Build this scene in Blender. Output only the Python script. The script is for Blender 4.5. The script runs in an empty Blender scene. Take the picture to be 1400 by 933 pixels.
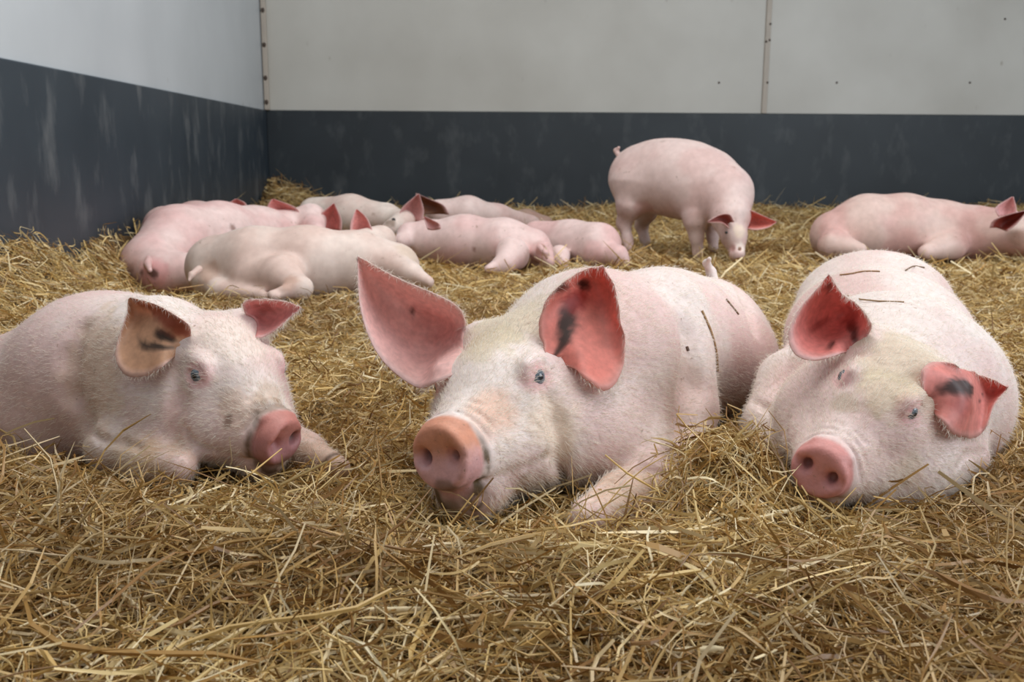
import bpy, math, random
import numpy as np
from mathutils import Matrix, Vector

# ------------------------------------------------------------------ camera
SC = bpy.context.scene
COL = SC.collection
FPX, CX, CY = 1370.0, 700.0, 466.5
PITCH, ROLL, CAMH = math.radians(11.1), math.radians(0.25), 0.55
cam_data = bpy.data.cameras.new('camera')
cam_data.sensor_width = 36.0
cam_data.lens = 36.0 * FPX / 1400.0
cam_data.clip_start = 0.05
cam_data.dof.use_dof = True
cam_data.dof.focus_distance = 1.62
cam_data.dof.aperture_fstop = 8.0
cam = bpy.data.objects.new('camera', cam_data)
COL.objects.link(cam)
CAM_R = (Matrix.Rotation(math.pi / 2 - PITCH, 3, 'X') @ Matrix.Rotation(ROLL, 3, 'Z'))
cam.matrix_world = Matrix.Translation((0, 0, CAMH)) @ CAM_R.to_4x4()
SC.camera = cam

# ------------------------------------------------------------------ light
SC.view_settings.view_transform = 'Standard'
SC.view_settings.look = 'None'
SC.view_settings.gamma = 1.0
SC.view_settings.use_curve_mapping = False
SC.view_settings.exposure = -0.2
world = bpy.data.worlds.new('overcast')
SC.world = world
world.use_nodes = True
wb = world.node_tree.nodes['Background']
wb.inputs['Color'].default_value = (0.93, 0.97, 1.0, 1)
wb.inputs['Strength'].default_value = 0.47


def area_light(name, loc, target, sx, sy, power, color):
    d = bpy.data.lights.new(name, 'AREA')
    d.shape = 'RECTANGLE'
    d.size, d.size_y, d.energy, d.color = sx, sy, power, color
    o = bpy.data.objects.new(name, d)
    COL.objects.link(o)
    o.location = loc
    o.rotation_euler = (Vector(target) - Vector(loc)).to_track_quat('-Z', 'Y').to_euler()
    return o


area_light('roof_light', (0.6, 2.6, 4.6), (0.3, 2.4, 0), 5.0, 3.0, 235, (1.0, 0.98, 0.95))
area_light('open_side_light', (6.0, 0.5, 2.6), (-1.5, 3.5, 0.5), 4.0, 3.0, 300, (0.84, 0.92, 1.0))

# ------------------------------------------------------------------ helpers
ARR_R = np.array(CAM_R)


def pix_ray(px, py):
    return ARR_R @ np.array([(px - CX) / FPX, (CY - py) / FPX, -1.0])


def P(px, py, Y):
    """world point at forward distance Y that lies along the ray through a pixel of the 1400x933 frame"""
    d = pix_ray(px, py)
    return np.array([0, 0, CAMH]) + d * (Y / d[1])


def depth_of(p):
    v = ARR_R.T @ (np.asarray(p) - np.array([0, 0, CAMH]))
    return -v[2]


def to_pix(p):
    v = ARR_R.T @ (np.asarray(p) - np.array([0, 0, CAMH]))
    return CX + FPX * v[0] / -v[2], CY - FPX * v[1] / -v[2]


def srgb(r, g, b):
    c = np.array([r, g, b]) / 255.0
    return np.where(c <= 0.04045, c / 12.92, ((c + 0.055) / 1.055) ** 2.4)


def hash3(ix, iy, iz, seed):
    h = (ix.astype(np.int64) * 374761393 + iy.astype(np.int64) * 668265263 + iz.astype(np.int64) * 2147483647 + seed * 974634781)
    h = (h ^ (h >> 13)) * 1274126177
    h = h & 0x7FFFFFFF
    h = (h ^ (h >> 15)) * 2246822519 & 0x7FFFFFFF
    return (h & 0xFFFF) / 65535.0


def vnoise(p, scale, seed=0):
    q = np.asarray(p) * scale
    i = np.floor(q).astype(np.int64)
    f = q - i
    f = f * f * (3 - 2 * f)
    out = 0
    for dx in (0, 1):
        for dy in (0, 1):
            for dz in (0, 1):
                w = (f[:, 0] if dx else 1 - f[:, 0]) * (f[:, 1] if dy else 1 - f[:, 1]) * (f[:, 2] if dz else 1 - f[:, 2])
                out = out + w * hash3(i[:, 0] + dx, i[:, 1] + dy, i[:, 2] + dz, seed)
    return out


def fbm(p, scale, seed=0, octaves=3):
    a, t, tot = 1.0, 0, 0
    for o in range(octaves):
        t = t + a * vnoise(p, scale * 2 ** o, seed + o * 17)
        tot += a
        a *= 0.5
    return t / tot


def sstep(a, b, x):
    t = np.clip((x - a) / (b - a), 0, 1)
    return t * t * (3 - 2 * t)


def make_mesh(name, verts, faces, color=None, smooth=True, attrs=None):
    """faces: (m,3) or (m,4) int array; color: (n,3) linear per vertex"""
    me = bpy.data.meshes.new(name)
    verts = np.asarray(verts, dtype=np.float32)
    faces = np.asarray(faces, dtype=np.int32)
    m, k = faces.shape
    me.vertices.add(len(verts))
    me.vertices.foreach_set('co', verts.ravel())
    me.loops.add(m * k)
    me.loops.foreach_set('vertex_index', faces.ravel())
    me.polygons.add(m)
    me.polygons.foreach_set('loop_start', np.arange(0, m * k, k, dtype=np.int32))
    me.polygons.foreach_set('loop_total', np.full(m, k, dtype=np.int32))
    me.polygons.foreach_set('use_smooth', np.full(m, smooth, dtype=bool))
    me.update(calc_edges=True)
    if color is not None:
        a = me.color_attributes.new('tint', 'FLOAT_COLOR', 'POINT')
        c = np.ones((len(verts), 4), dtype=np.float32)
        c[:, :3] = np.clip(color, 0, 1)
        a.data.foreach_set('color', c.ravel())
    return me


def link(name, me, mat=None, parent=None, kind=None):
    o = bpy.data.objects.new(name, me)
    COL.objects.link(o)
    if mat is not None:
        me.materials.clear()
        me.materials.append(mat)
    if parent is not None:
        o.parent = parent
    if kind:
        o['kind'] = kind
    return o


def tag(o, label, cat, group=None):
    o['label'] = label
    o['category'] = cat
    if group:
        o['group'] = group


def box_mesh(name, lo, hi, bev=0.0):
    import bmesh
    bm = bmesh.new()
    bmesh.ops.create_cube(bm, size=1.0)
    lo, hi = Vector(lo), Vector(hi)
    for v in bm.verts:
        v.co = Vector([(lo[i] + hi[i]) / 2 + v.co[i] * (hi[i] - lo[i]) for i in range(3)])
    if bev > 0:
        bmesh.ops.bevel(bm, geom=list(bm.edges), offset=bev, segments=2, affect='EDGES', profile=0.5)
    me = bpy.data.meshes.new(name)
    bm.to_mesh(me)
    bm.free()
    return me


def new_mat(name):
    m = bpy.data.materials.new(name)
    m.use_nodes = True
    nt = m.node_tree
    return m, nt, nt.nodes['Principled BSDF'], nt.nodes['Material Output']


def N(nt, kind, **kw):
    n = nt.nodes.new(kind)
    for k, v in kw.items():
        if hasattr(n, k):
            setattr(n, k, v)
        else:
            n.inputs[k.replace('_', ' ')].default_value = v
    return n


def ramp(nt, src, stops):
    r = nt.nodes.new('ShaderNodeValToRGB')
    e = r.color_ramp.elements
    while len(e) < len(stops):
        e.new(0.5)
    for i, (p, c) in enumerate(stops):
        e[i].position = p
        e[i].color = (*c, 1) if len(c) == 3 else c
    nt.links.new(src, r.inputs[0])
    return r


def mixc(nt, fac, a, b, blend='MIX'):
    m = nt.nodes.new('ShaderNodeMix')
    m.data_type = 'RGBA'
    m.blend_type = blend
    for sock, v in ((0, fac), (6, a), (7, b)):
        if isinstance(v, (int, float)):
            m.inputs[sock].default_value = v
        elif isinstance(v, (tuple, list, np.ndarray)):
            m.inputs[sock].default_value = (*v[:3], 1)
        else:
            nt.links.new(v, m.inputs[sock])
    return m.outputs[2]


# ------------------------------------------------------------------ materials
def wall_white(name, c0, c1):
    m, nt, b, out = new_mat(name)
    tc = N(nt, 'ShaderNodeTexCoord')
    n1 = N(nt, 'ShaderNodeTexNoise', Scale=1.3, Detail=5.0)
    nt.links.new(tc.outputs['Object'], n1.inputs['Vector'])
    base = ramp(nt, n1.outputs[0], [(0.3, c0), (0.7, c1)])
    mp = N(nt, 'ShaderNodeMapping')
    mp.inputs['Scale'].default_value = (9, 9, 6)
    nt.links.new(tc.outputs['Object'], mp.inputs['Vector'])
    v = N(nt, 'ShaderNodeTexVoronoi', Scale=1.0, Randomness=1.0)
    nt.links.new(mp.outputs[0], v.inputs['Vector'])
    n2 = N(nt, 'ShaderNodeTexNoise', Scale=2.1, Detail=2.0)
    nt.links.new(tc.outputs['Object'], n2.inputs['Vector'])
    spot = ramp(nt, v.outputs['Distance'], [(0.06, (1, 1, 1)), (0.15, (0, 0, 0))])
    gate = ramp(nt, n2.outputs[0], [(0.55, (0, 0, 0)), (0.66, (1, 1, 1))])
    f = mixc(nt, 1.0, spot.outputs[0], gate.outputs[0], 'MULTIPLY')
    f2 = N(nt, 'ShaderNodeMath', operation='MULTIPLY')
    nt.links.new(f, f2.inputs[0])
    f2.inputs[1].default_value = 0.6
    c = mixc(nt, f2.outputs[0], base.outputs[0], tuple(srgb(120, 104, 84)))
    nt.links.new(c, b.inputs['Base Color'])
    b.inputs['Roughness'].default_value = 0.42
    return m


def wall_dark(name, c0, c1, scuff):
    m, nt, b, out = new_mat(name)
    tc = N(nt, 'ShaderNodeTexCoord')
    n1 = N(nt, 'ShaderNodeTexNoise', Scale=2.0, Detail=6.0)
    nt.links.new(tc.outputs['Object'], n1.inputs['Vector'])
    base = ramp(nt, n1.outputs[0], [(0.3, c0), (0.72, c1)])
    mp = N(nt, 'ShaderNodeMapping')
    mp.inputs['Scale'].default_value = (3.4, 3.4, 1.7)
    nt.links.new(tc.outputs['Object'], mp.inputs['Vector'])
    n2 = N(nt, 'ShaderNodeTexNoise', Scale=1.6, Detail=7.0, Roughness=0.62)
    nt.links.new(mp.outputs[0], n2.inputs['Vector'])
    st = ramp(nt, n2.outputs[0], [(0.53, (0, 0, 0)), (0.8, (1, 1, 1))])
    f = N(nt, 'ShaderNodeMath', operation='MULTIPLY')
    nt.links.new(st.outputs[0], f.inputs[0])
    f.inputs[1].default_value = scuff
    c = mixc(nt, f.outputs[0], base.outputs[0], tuple(srgb(150, 152, 152)))
    nt.links.new(c, b.inputs['Base Color'])
    b.inputs['Roughness'].default_value = 0.5
    return m


def plain(name, c, rough=0.6, metal=0.0):
    m, nt, b, out = new_mat(name)
    n1 = N(nt, 'ShaderNodeTexNoise', Scale=18.0, Detail=4.0)
    c = np.array(c)
    r = ramp(nt, n1.outputs[0], [(0.3, tuple(c * 0.8)), (0.7, tuple(np.minimum(c * 1.15, 1)))])
    nt.links.new(r.outputs[0], b.inputs['Base Color'])
    b.inputs['Roughness'].default_value = rough
    b.inputs['Metallic'].default_value = metal
    return m


def skin_mat(name, noise_scale, bump, sss=0.18):
    m, nt, b, out = new_mat(name)
    at = N(nt, 'ShaderNodeAttribute', attribute_name='tint')
    tc = N(nt, 'ShaderNodeTexCoord')
    n1 = N(nt, 'ShaderNodeTexNoise', Scale=noise_scale, Detail=5.0, Roughness=0.6)
    nt.links.new(tc.outputs['Object'], n1.inputs['Vector'])
    mod = ramp(nt, n1.outputs[0], [(0.25, (0.86, 0.83, 0.82)), (0.75, (1.08, 1.08, 1.08))])
    c = mixc(nt, 1.0, at.outputs['Color'], mod.outputs[0], 'MULTIPLY')
    # small specks of dirt stuck in the coat
    n3 = N(nt, 'ShaderNodeTexNoise', Scale=noise_scale * 1.1, Detail=3.0, Roughness=0.7)
    nt.links.new(tc.outputs['Object'], n3.inputs['Vector'])
    n4 = N(nt, 'ShaderNodeTexNoise', Scale=7.0, Detail=2.0)
    nt.links.new(tc.outputs['Object'], n4.inputs['Vector'])
    s1 = ramp(nt, n3.outputs[0], [(0.64, (0, 0, 0)), (0.72, (1, 1, 1))])
    s2 = ramp(nt, n4.outputs[0], [(0.40, (0, 0, 0)), (0.60, (0.7, 0.7, 0.7))])
    sf = mixc(nt, 1.0, s1.outputs[0], s2.outputs[0], 'MULTIPLY')
    c = mixc(nt, sf, c, tuple(srgb(140, 108, 84)))
    nt.links.new(c, b.inputs['Base Color'])
    b.inputs['Roughness'].default_value = 0.55
    b.inputs['Subsurface Weight'].default_value = sss
    b.inputs['Subsurface Radius'].default_value = (0.8, 0.40, 0.32)
    b.inputs['Subsurface Scale'].default_value = 0.012
    if bump > 0:
        bp = N(nt, 'ShaderNodeBump', Strength=bump, Distance=0.002)
        n2 = N(nt, 'ShaderNodeTexNoise', Scale=noise_scale * 2.2, Detail=4.0)
        nt.links.new(tc.outputs['Object'], n2.inputs['Vector'])
        nt.links.new(n2.outputs[0], bp.inputs['Height'])
        nt.links.new(bp.outputs[0], b.inputs['Normal'])
    return m


def ear_mat():
    m, nt, b, out = new_mat('ear_skin')
    at = N(nt, 'ShaderNodeAttribute', attribute_name='tint')
    tc = N(nt, 'ShaderNodeTexCoord')
    n1 = N(nt, 'ShaderNodeTexNoise', Scale=90.0, Detail=5.0)
    nt.links.new(tc.outputs['Object'], n1.inputs['Vector'])
    mod = ramp(nt, n1.outputs[0], [(0.25, (0.82, 0.8, 0.8)), (0.75, (1.1, 1.1, 1.1))])
    c = mixc(nt, 1.0, at.outputs['Color'], mod.outputs[0], 'MULTIPLY')
    nt.links.new(c, b.inputs['Base Color'])
    b.inputs['Roughness'].default_value = 0.5
    tr = N(nt, 'ShaderNodeBsdfTranslucent')
    c2 = mixc(nt, 1.0, c, (1.0, 0.80, 0.76), 'MULTIPLY')
    nt.links.new(c2, tr.inputs['Color'])
    mx = N(nt, 'ShaderNodeMixShader')
    mx.inputs[0].default_value = 0.3
    nt.links.new(b.outputs[0], mx.inputs[1])
    nt.links.new(tr.outputs[0], mx.inputs[2])
    nt.links.new(mx.outputs[0], out.inputs['Surface'])
    return m


def tint_mat(name, rough=0.6, spec=0.3, translucent=0.0):
    m, nt, b, out = new_mat(name)
    at = N(nt, 'ShaderNodeAttribute', attribute_name='tint')
    nt.links.new(at.outputs['Color'], b.inputs['Base Color'])
    b.inputs['Roughness'].default_value = rough
    b.inputs['Specular IOR Level'].default_value = spec
    if translucent:
        tr = N(nt, 'ShaderNodeBsdfTranslucent')
        nt.links.new(at.outputs['Color'], tr.inputs['Color'])
        mx = N(nt, 'ShaderNodeMixShader')
        mx.inputs[0].default_value = translucent
        nt.links.new(b.outputs[0], mx.inputs[1])
        nt.links.new(tr.outputs[0], mx.inputs[2])
        nt.links.new(mx.outputs[0], out.inputs['Surface'])
    return m


def hair_mat():
    m, nt, b, out = new_mat('white_bristle')
    b.inputs['Base Color'].default_value = (0.88, 0.82, 0.74, 1)
    b.inputs['Roughness'].default_value = 0.45
    tr = N(nt, 'ShaderNodeBsdfTranslucent')
    tr.inputs['Color'].default_value = (0.9, 0.84, 0.76, 1)
    mx = N(nt, 'ShaderNodeMixShader')
    mx.inputs[0].default_value = 0.45
    nt.links.new(b.outputs[0], mx.inputs[1])
    nt.links.new(tr.outputs[0], mx.inputs[2])
    nt.links.new(mx.outputs[0], out.inputs['Surface'])
    return m


M_WHITE = wall_white('white_panel', tuple(srgb(181, 178, 170)), tuple(srgb(196, 194, 187)))
M_WHITE_LEFT = wall_white('daylit_white_panel', tuple(srgb(184, 189, 193)), tuple(srgb(197, 202, 206)))  # left panel: same white with cool side daylight mixed into its colour
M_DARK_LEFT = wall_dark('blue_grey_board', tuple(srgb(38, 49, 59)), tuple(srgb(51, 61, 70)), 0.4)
M_DARK_BACK = wall_dark('charcoal_board', tuple(srgb(28, 36, 42)), tuple(srgb(40, 48, 54)), 0.18)
M_STRIP = plain('strip_white', srgb(176, 166, 154), 0.5)
M_RUST = plain('rusty_screw', srgb(70, 56, 46), 0.6)
M_CONC = plain('concrete', srgb(120, 112, 100), 0.85)
M_SKIN = skin_mat('pig_skin', 85.0, 0.35)
M_SKIN_FAR = skin_mat('pig_skin_far', 26.0, 0.0, 0.12)
M_EAR = ear_mat()
M_HAIR = hair_mat()
M_STRAW = tint_mat('straw', 0.38, 0.5, 0.12)
M_EYE = tint_mat('eyeball', 0.08, 0.6)

# ------------------------------------------------------------------ the pen
CORNER = np.array([-2.03, 8.40])
ROT = math.atan2(0.37, 5.04)
E1 = np.array([math.cos(ROT), math.sin(ROT)])       # along the back wall, to the right
E2 = np.array([-math.sin(ROT), math.cos(ROT)])      # away from the camera
BAND, FLOOR_Z, TOP = 0.815, -0.16, 3.4


def room(o):
    o.location = (CORNER[0], CORNER[1], 0)
    o.rotation_euler = (0, 0, ROT)
    return o


def on_back(px, py):
    """room-local (x, z) of the back wall point seen along a pixel ray"""
    d = pix_ray(px, py)
    c = np.array([0.0, 0.0])
    t = ((CORNER - c) @ E2) / (d[:2] @ E2)
    p = d[:2] * t
    return (p - CORNER) @ E1, CAMH + d[2] * t


def on_left(px, py):
    d = pix_ray(px, py)
    t = (CORNER @ E1) / (d[:2] @ E1)
    p = d[:2] * t
    return (p - CORNER) @ E2, CAMH + d[2] * t


def screw_mesh(axis):
    n = 10
    v, f = [], []
    for r, h in ((0.009, 0.0), (0.009, 0.004), (0.005, 0.007)):
        for i in range(n):
            a = 2 * math.pi * i / n
            v.append((r * math.cos(a), -h, r * math.sin(a)) if axis == 'y' else (h, r * math.cos(a), r * math.sin(a)))
    v.append((0, -0.007, 0) if axis == 'y' else (0.007, 0, 0))
    faces = []
    for k in range(2):
        for i in range(n):
            j = (i + 1) % n
            faces += [(k * n + i, k * n + j, (k + 1) * n + j), (k * n + i, (k + 1) * n + j, (k + 1) * n + i)]
    for i in range(n):
        faces.append((2 * n + i, 2 * n + (i + 1) % n, 3 * n))
    return make_mesh('screw', v, np.array(faces))


SCREW_Y, SCREW_X = screw_mesh('y'), screw_mesh('x')
SCREW_Y.materials.append(M_RUST)
SCREW_X.materials.append(M_RUST)
JX = on_back(1044, 157)[0]
fl = room(link('floor', box_mesh('floor', (-0.3, -9.4, FLOOR_Z - 0.1), (7.0, 0.3, FLOOR_Z)), M_CONC, None, 'structure'))
wb_ = room(link('wall_back', box_mesh('wall_back', (-0.25, 0.045, FLOOR_Z), (7.0, 0.22, TOP)), M_CONC, None, 'structure'))
for x0, x1 in ((0.005, JX - 0.004), (JX + 0.004, JX + 4.1)):
    link('panel', box_mesh('panel', (x0, 0.0, BAND + 0.002), (min(x1, 7.0), 0.044, TOP), 0.003), M_WHITE, wb_)
for x0, x1 in ((0.016, 7.0),):
    link('kickboard', box_mesh('kickboard', (x0, -0.016, FLOOR_Z), (x1, 0.044, BAND), 0.004), M_DARK_BACK, wb_)
for px, py in ((983, 113), (1144, 113), (1326, 113), (1374, 26)):
    x, z = on_back(px, py)
    s = link('screw', SCREW_Y, None, wb_)
    s.location = (x, 0.0, z)
wl = room(link('wall_left', box_mesh('wall_left', (-0.22, -9.4, FLOOR_Z), (-0.045, 0.22, TOP)), M_CONC, None, 'structure'))
for y0, y1 in ((-9.4, -0.005),):
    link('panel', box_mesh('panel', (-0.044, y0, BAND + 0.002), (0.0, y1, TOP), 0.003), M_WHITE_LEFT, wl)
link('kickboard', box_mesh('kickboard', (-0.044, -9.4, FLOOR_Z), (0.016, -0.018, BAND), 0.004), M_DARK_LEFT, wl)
t1 = room(link('trim_1', box_mesh('trim_1', (0.006, -0.05, BAND + 0.002), (0.046, -0.004, TOP), 0.006), M_STRIP, None, 'structure'))
for py in (15, 62, 107, 140):
    z = on_back(358, py)[1]
    s = link('screw', SCREW_Y, None, t1)
    s.location = (0.026, -0.05, z)
    s.scale = (1.7, 1, 2.2)
t2 = room(link('trim_2', box_mesh('trim_2', (JX - 0.022, -0.014, BAND + 0.002), (JX + 0.022, 0.0, TOP), 0.004), M_STRIP, None, 'structure'))
for py, sgn in ((33, 1), (55, 1), (57, -1), (113, 1)):
    z = on_back(1047, py)[1]
    s = link('screw', SCREW_Y, None, t2)
    s.location = (JX + 0.014 * sgn, -0.014, z)


# ------------------------------------------------------------------ sculpting: signed distance fields -> one closed skin
def smin(a, b, k):
    h = np.clip(0.5 + 0.5 * (a - b) / k, 0, 1)
    return a + (b - a) * h - k * h * (1 - h)


class Sculpt:
    def __init__(self):
        self.frames = [(np.zeros(3), np.eye(3), 1.0)]
        self.prims = []
        self.f = 0

    def frame(self, o, R, s):
        self.frames.append((np.asarray(o, float), np.asarray(R, float), s))
        self.f = len(self.frames) - 1

    def ell(self, c, r, k=0.03, yaw=0.0, op='+', pitch=0.0):
        Rm = np.array(Matrix.Rotation(yaw, 3, 'Z') @ Matrix.Rotation(pitch, 3, 'Y'))
        r = np.array([r] * 3, float) if np.isscalar(r) else np.array(r, float)
        self.prims.append(('e', self.f, op, k, np.array(c, float), r, Rm))

    def cone(self, a, b, ra, rb, k=0.03, op='+'):
        self.prims.append(('c', self.f, op, k, np.array(a, float), np.array(b, float), ra, rb))

    def disc(self, c, n, rad, half, rnd, k, squash=1.0):
        n = np.array(n, float)
        n /= np.linalg.norm(n)
        y = np.array([0, 1.0, 0])
        z = np.cross(n, y)
        z /= np.linalg.norm(z)
        y = np.cross(z, n)
        self.prims.append(('d', self.f, '+', k, np.array(c, float), np.stack([n, y, z], 1), rad, half, rnd, squash))

    def chain(self, pts, k=0.03, op='+'):
        for (a, ra), (b, rb) in zip(pts[:-1], pts[1:]):
            self.cone(a, b, ra, rb, k, op)

    def circ(self, pts, k=0.03, op='+', zs=1.0):
        """chain through image circles (px, py, radius in px, Y)"""
        out = []
        for px, py, rp, Y in pts:
            c = P(px, py, Y)
            out.append((c, rp * depth_of(c) / FPX))
        if len(out) == 1:
            self.ell(out[0][0], out[0][1], k, op=op)
        else:
            self.chain(out, k, op)
        return out

    def eval(self, p, scale_out=None):
        p = np.asarray(p, np.float64)
        loc = []
        for o, R, s in self.frames:
            loc.append(((p - o) @ R) / s)
        d = np.full(len(p), 1e3)
        for pr in self.prims:
            q, s = loc[pr[1]], self.frames[pr[1]][2]
            if pr[0] == 'e':
                v = (q - pr[4]) @ pr[6]
                k0 = np.linalg.norm(v / pr[5], axis=1)
                k1 = np.linalg.norm(v / pr[5] ** 2, axis=1)
                e = k0 * (k0 - 1) / np.maximum(k1, 1e-6)
            elif pr[0] == 'c':
                a, b, ra, rb = pr[4:]
                ba = b - a
                h = np.clip(((q - a) @ ba) / max(ba @ ba, 1e-12), 0, 1)
                e = np.linalg.norm(q - a - h[:, None] * ba, axis=1) - (ra + (rb - ra) * h)
            else:
                c, R, rad, half, rnd, sq = pr[4:]
                v = (q - c) @ R
                rr = np.hypot(v[:, 1], v[:, 2] / sq) - (rad - rnd)
                hh = np.abs(v[:, 0]) - (half - rnd)
                e = np.minimum(np.maximum(rr, hh), 0) + np.hypot(np.maximum(rr, 0), np.maximum(hh, 0)) - rnd
            e = e * s
            k = pr[3] * s
            if pr[2] == '+':
                d = smin(d, e, k)
            else:
                d = -smin(-d, e, k)
        return d

    def bounds(self):
        lo, hi = np.full(3, 1e9), np.full(3, -1e9)
        for pr in self.prims:
            if pr[2] != '+':
                continue
            o, R, s = self.frames[pr[1]]
            if pr[0] == 'e':
                pts = [(pr[4], pr[5].max())]
            elif pr[0] == 'c':
                pts = [(pr[4], pr[6]), (pr[5], pr[7])]
            else:
                pts = [(pr[4], pr[6])]
            for c, r in pts:
                w = R @ (c * s) + o
                lo = np.minimum(lo, w - r * s)
                hi = np.maximum(hi, w + r * s)
        return lo - 0.03, hi + 0.03

    def mesh(self, h):
        lo, hi = self.bounds()
        C = 4
        nc = np.ceil((hi - lo) / (h * C)).astype(int) + 1
        gx = [lo[i] + (np.arange(nc[i]) * C + (C - 1) / 2) * h for i in range(3)]
        cp = np.stack(np.meshgrid(*gx, indexing='ij'), -1).reshape(-1, 3)
        cd = self.eval(cp).reshape(nc)
        near = np.abs(cd) < C * h * 1.45 + 0.008
        F = np.repeat(np.repeat(np.repeat(cd.astype(np.float32), C, 0), C, 1), C, 2)
        idx = np.argwhere(near)
        off = np.stack(np.meshgrid(*[np.arange(C)] * 3, indexing='ij'), -1).reshape(-1, 3)
        fi = (idx[:, None, :] * C + off[None]).reshape(-1, 3)
        F[fi[:, 0], fi[:, 1], fi[:, 2]] = self.eval(lo + fi * h)
        ins = F < 0
        # surface nets
        cnt = np.zeros(np.array(F.shape) - 1, np.int8)
        corners = [(a, b, c) for a in (0, 1) for b in (0, 1) for c in (0, 1)]
        sl = lambda A, o: A[o[0]:A.shape[0] - 1 + o[0], o[1]:A.shape[1] - 1 + o[1], o[2]:A.shape[2] - 1 + o[2]]
        for o in corners:
            cnt += sl(ins, o)
        act = (cnt > 0) & (cnt < 8)
        ci = np.argwhere(act)
        vid = np.full(act.shape, -1, np.int32)
        vid[act] = np.arange(len(ci))
        acc, num = np.zeros((len(ci), 3)), np.zeros(len(ci))
        vals = {o: F[ci[:, 0] + o[0], ci[:, 1] + o[1], ci[:, 2] + o[2]] for o in corners}
        for a in corners:
            for ax in range(3):
                if a[ax] == 0:
                    b = tuple(1 if i == ax else a[i] for i in range(3))
                    x, y = vals[a], vals[b]
                    m = (x < 0) != (y < 0)
                    t = x[m] / (x[m] - y[m])
                    pt = np.tile(np.array(a, float), (m.sum(), 1))
                    pt[:, ax] += t
                    acc[m] += pt
                    num[m] += 1
        V = lo + (ci + acc / num[:, None]) * h
        quads = []
        for ax in range(3):
            u, w = (ax + 1) % 3, (ax + 2) % 3
            a = ins.take(np.arange(F.shape[ax] - 1), ax)
            b = ins.take(np.arange(1, F.shape[ax]), ax)
            e = np.argwhere(a != b)
            e = e[(e[:, u] > 0) & (e[:, w] > 0) & (e[:, u] < F.shape[u] - 1) & (e[:, w] < F.shape[w] - 1)]
            flip = a[e[:, 0], e[:, 1], e[:, 2]]

            def cell(du, dw):
                q = e.copy()
                q[:, u] -= du
                q[:, w] -= dw
                return vid[q[:, 0], q[:, 1], q[:, 2]]
            q = np.stack([cell(1, 1), cell(0, 1), cell(0, 0), cell(1, 0)], 1)
            q[~flip] = q[~flip][:, ::-1]
            quads.append(q)
        Q = np.concatenate(quads)
        Q = Q[(Q >= 0).all(1)]
        # pull the vertices onto the field
        T = np.array([(1, -1, -1), (-1, -1, 1), (-1, 1, -1), (1, 1, 1)], float)
        g = sum(t * self.eval(V + t * h * 0.5)[:, None] for t in T)
        g /= np.maximum(np.linalg.norm(g, axis=1, keepdims=True), 1e-9)
        d = self.eval(V)
        V = V - g * np.clip(d, -h, h)[:, None] * 0.8
        return V, Q, g


def head_frame(theta, phi, rho):
    """theta: turn to image right of facing the camera, phi: pitch down, rho: tilt clockwise as seen"""
    st, ct = math.sin(theta), math.cos(theta)
    f0, l0, u0 = np.array([st, -ct, 0]), np.array([ct, st, 0]), np.array([0, 0, 1.0])
    f = math.cos(phi) * f0 - math.sin(phi) * u0
    u = math.sin(phi) * f0 + math.cos(phi) * u0
    l = l0
    l, u = math.cos(rho) * l - math.sin(rho) * u, math.sin(rho) * l + math.cos(rho) * u
    return np.stack([f, l, u], 1)


SNOUT = np.array([0.298, 0, -0.058])


def project(fn, p, it=6):
    """slide a point onto the surface of a field"""
    p = np.array(p, float)
    for _ in range(it):
        e = 0.002
        q = np.concatenate([[p], p + np.eye(3) * e, p - np.eye(3) * e])
        d = fn(q)
        g = (d[1:4] - d[4:7]) / (2 * e)
        g /= max(np.linalg.norm(g), 1e-6)
        p = p - g * d[0]
    return p


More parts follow.
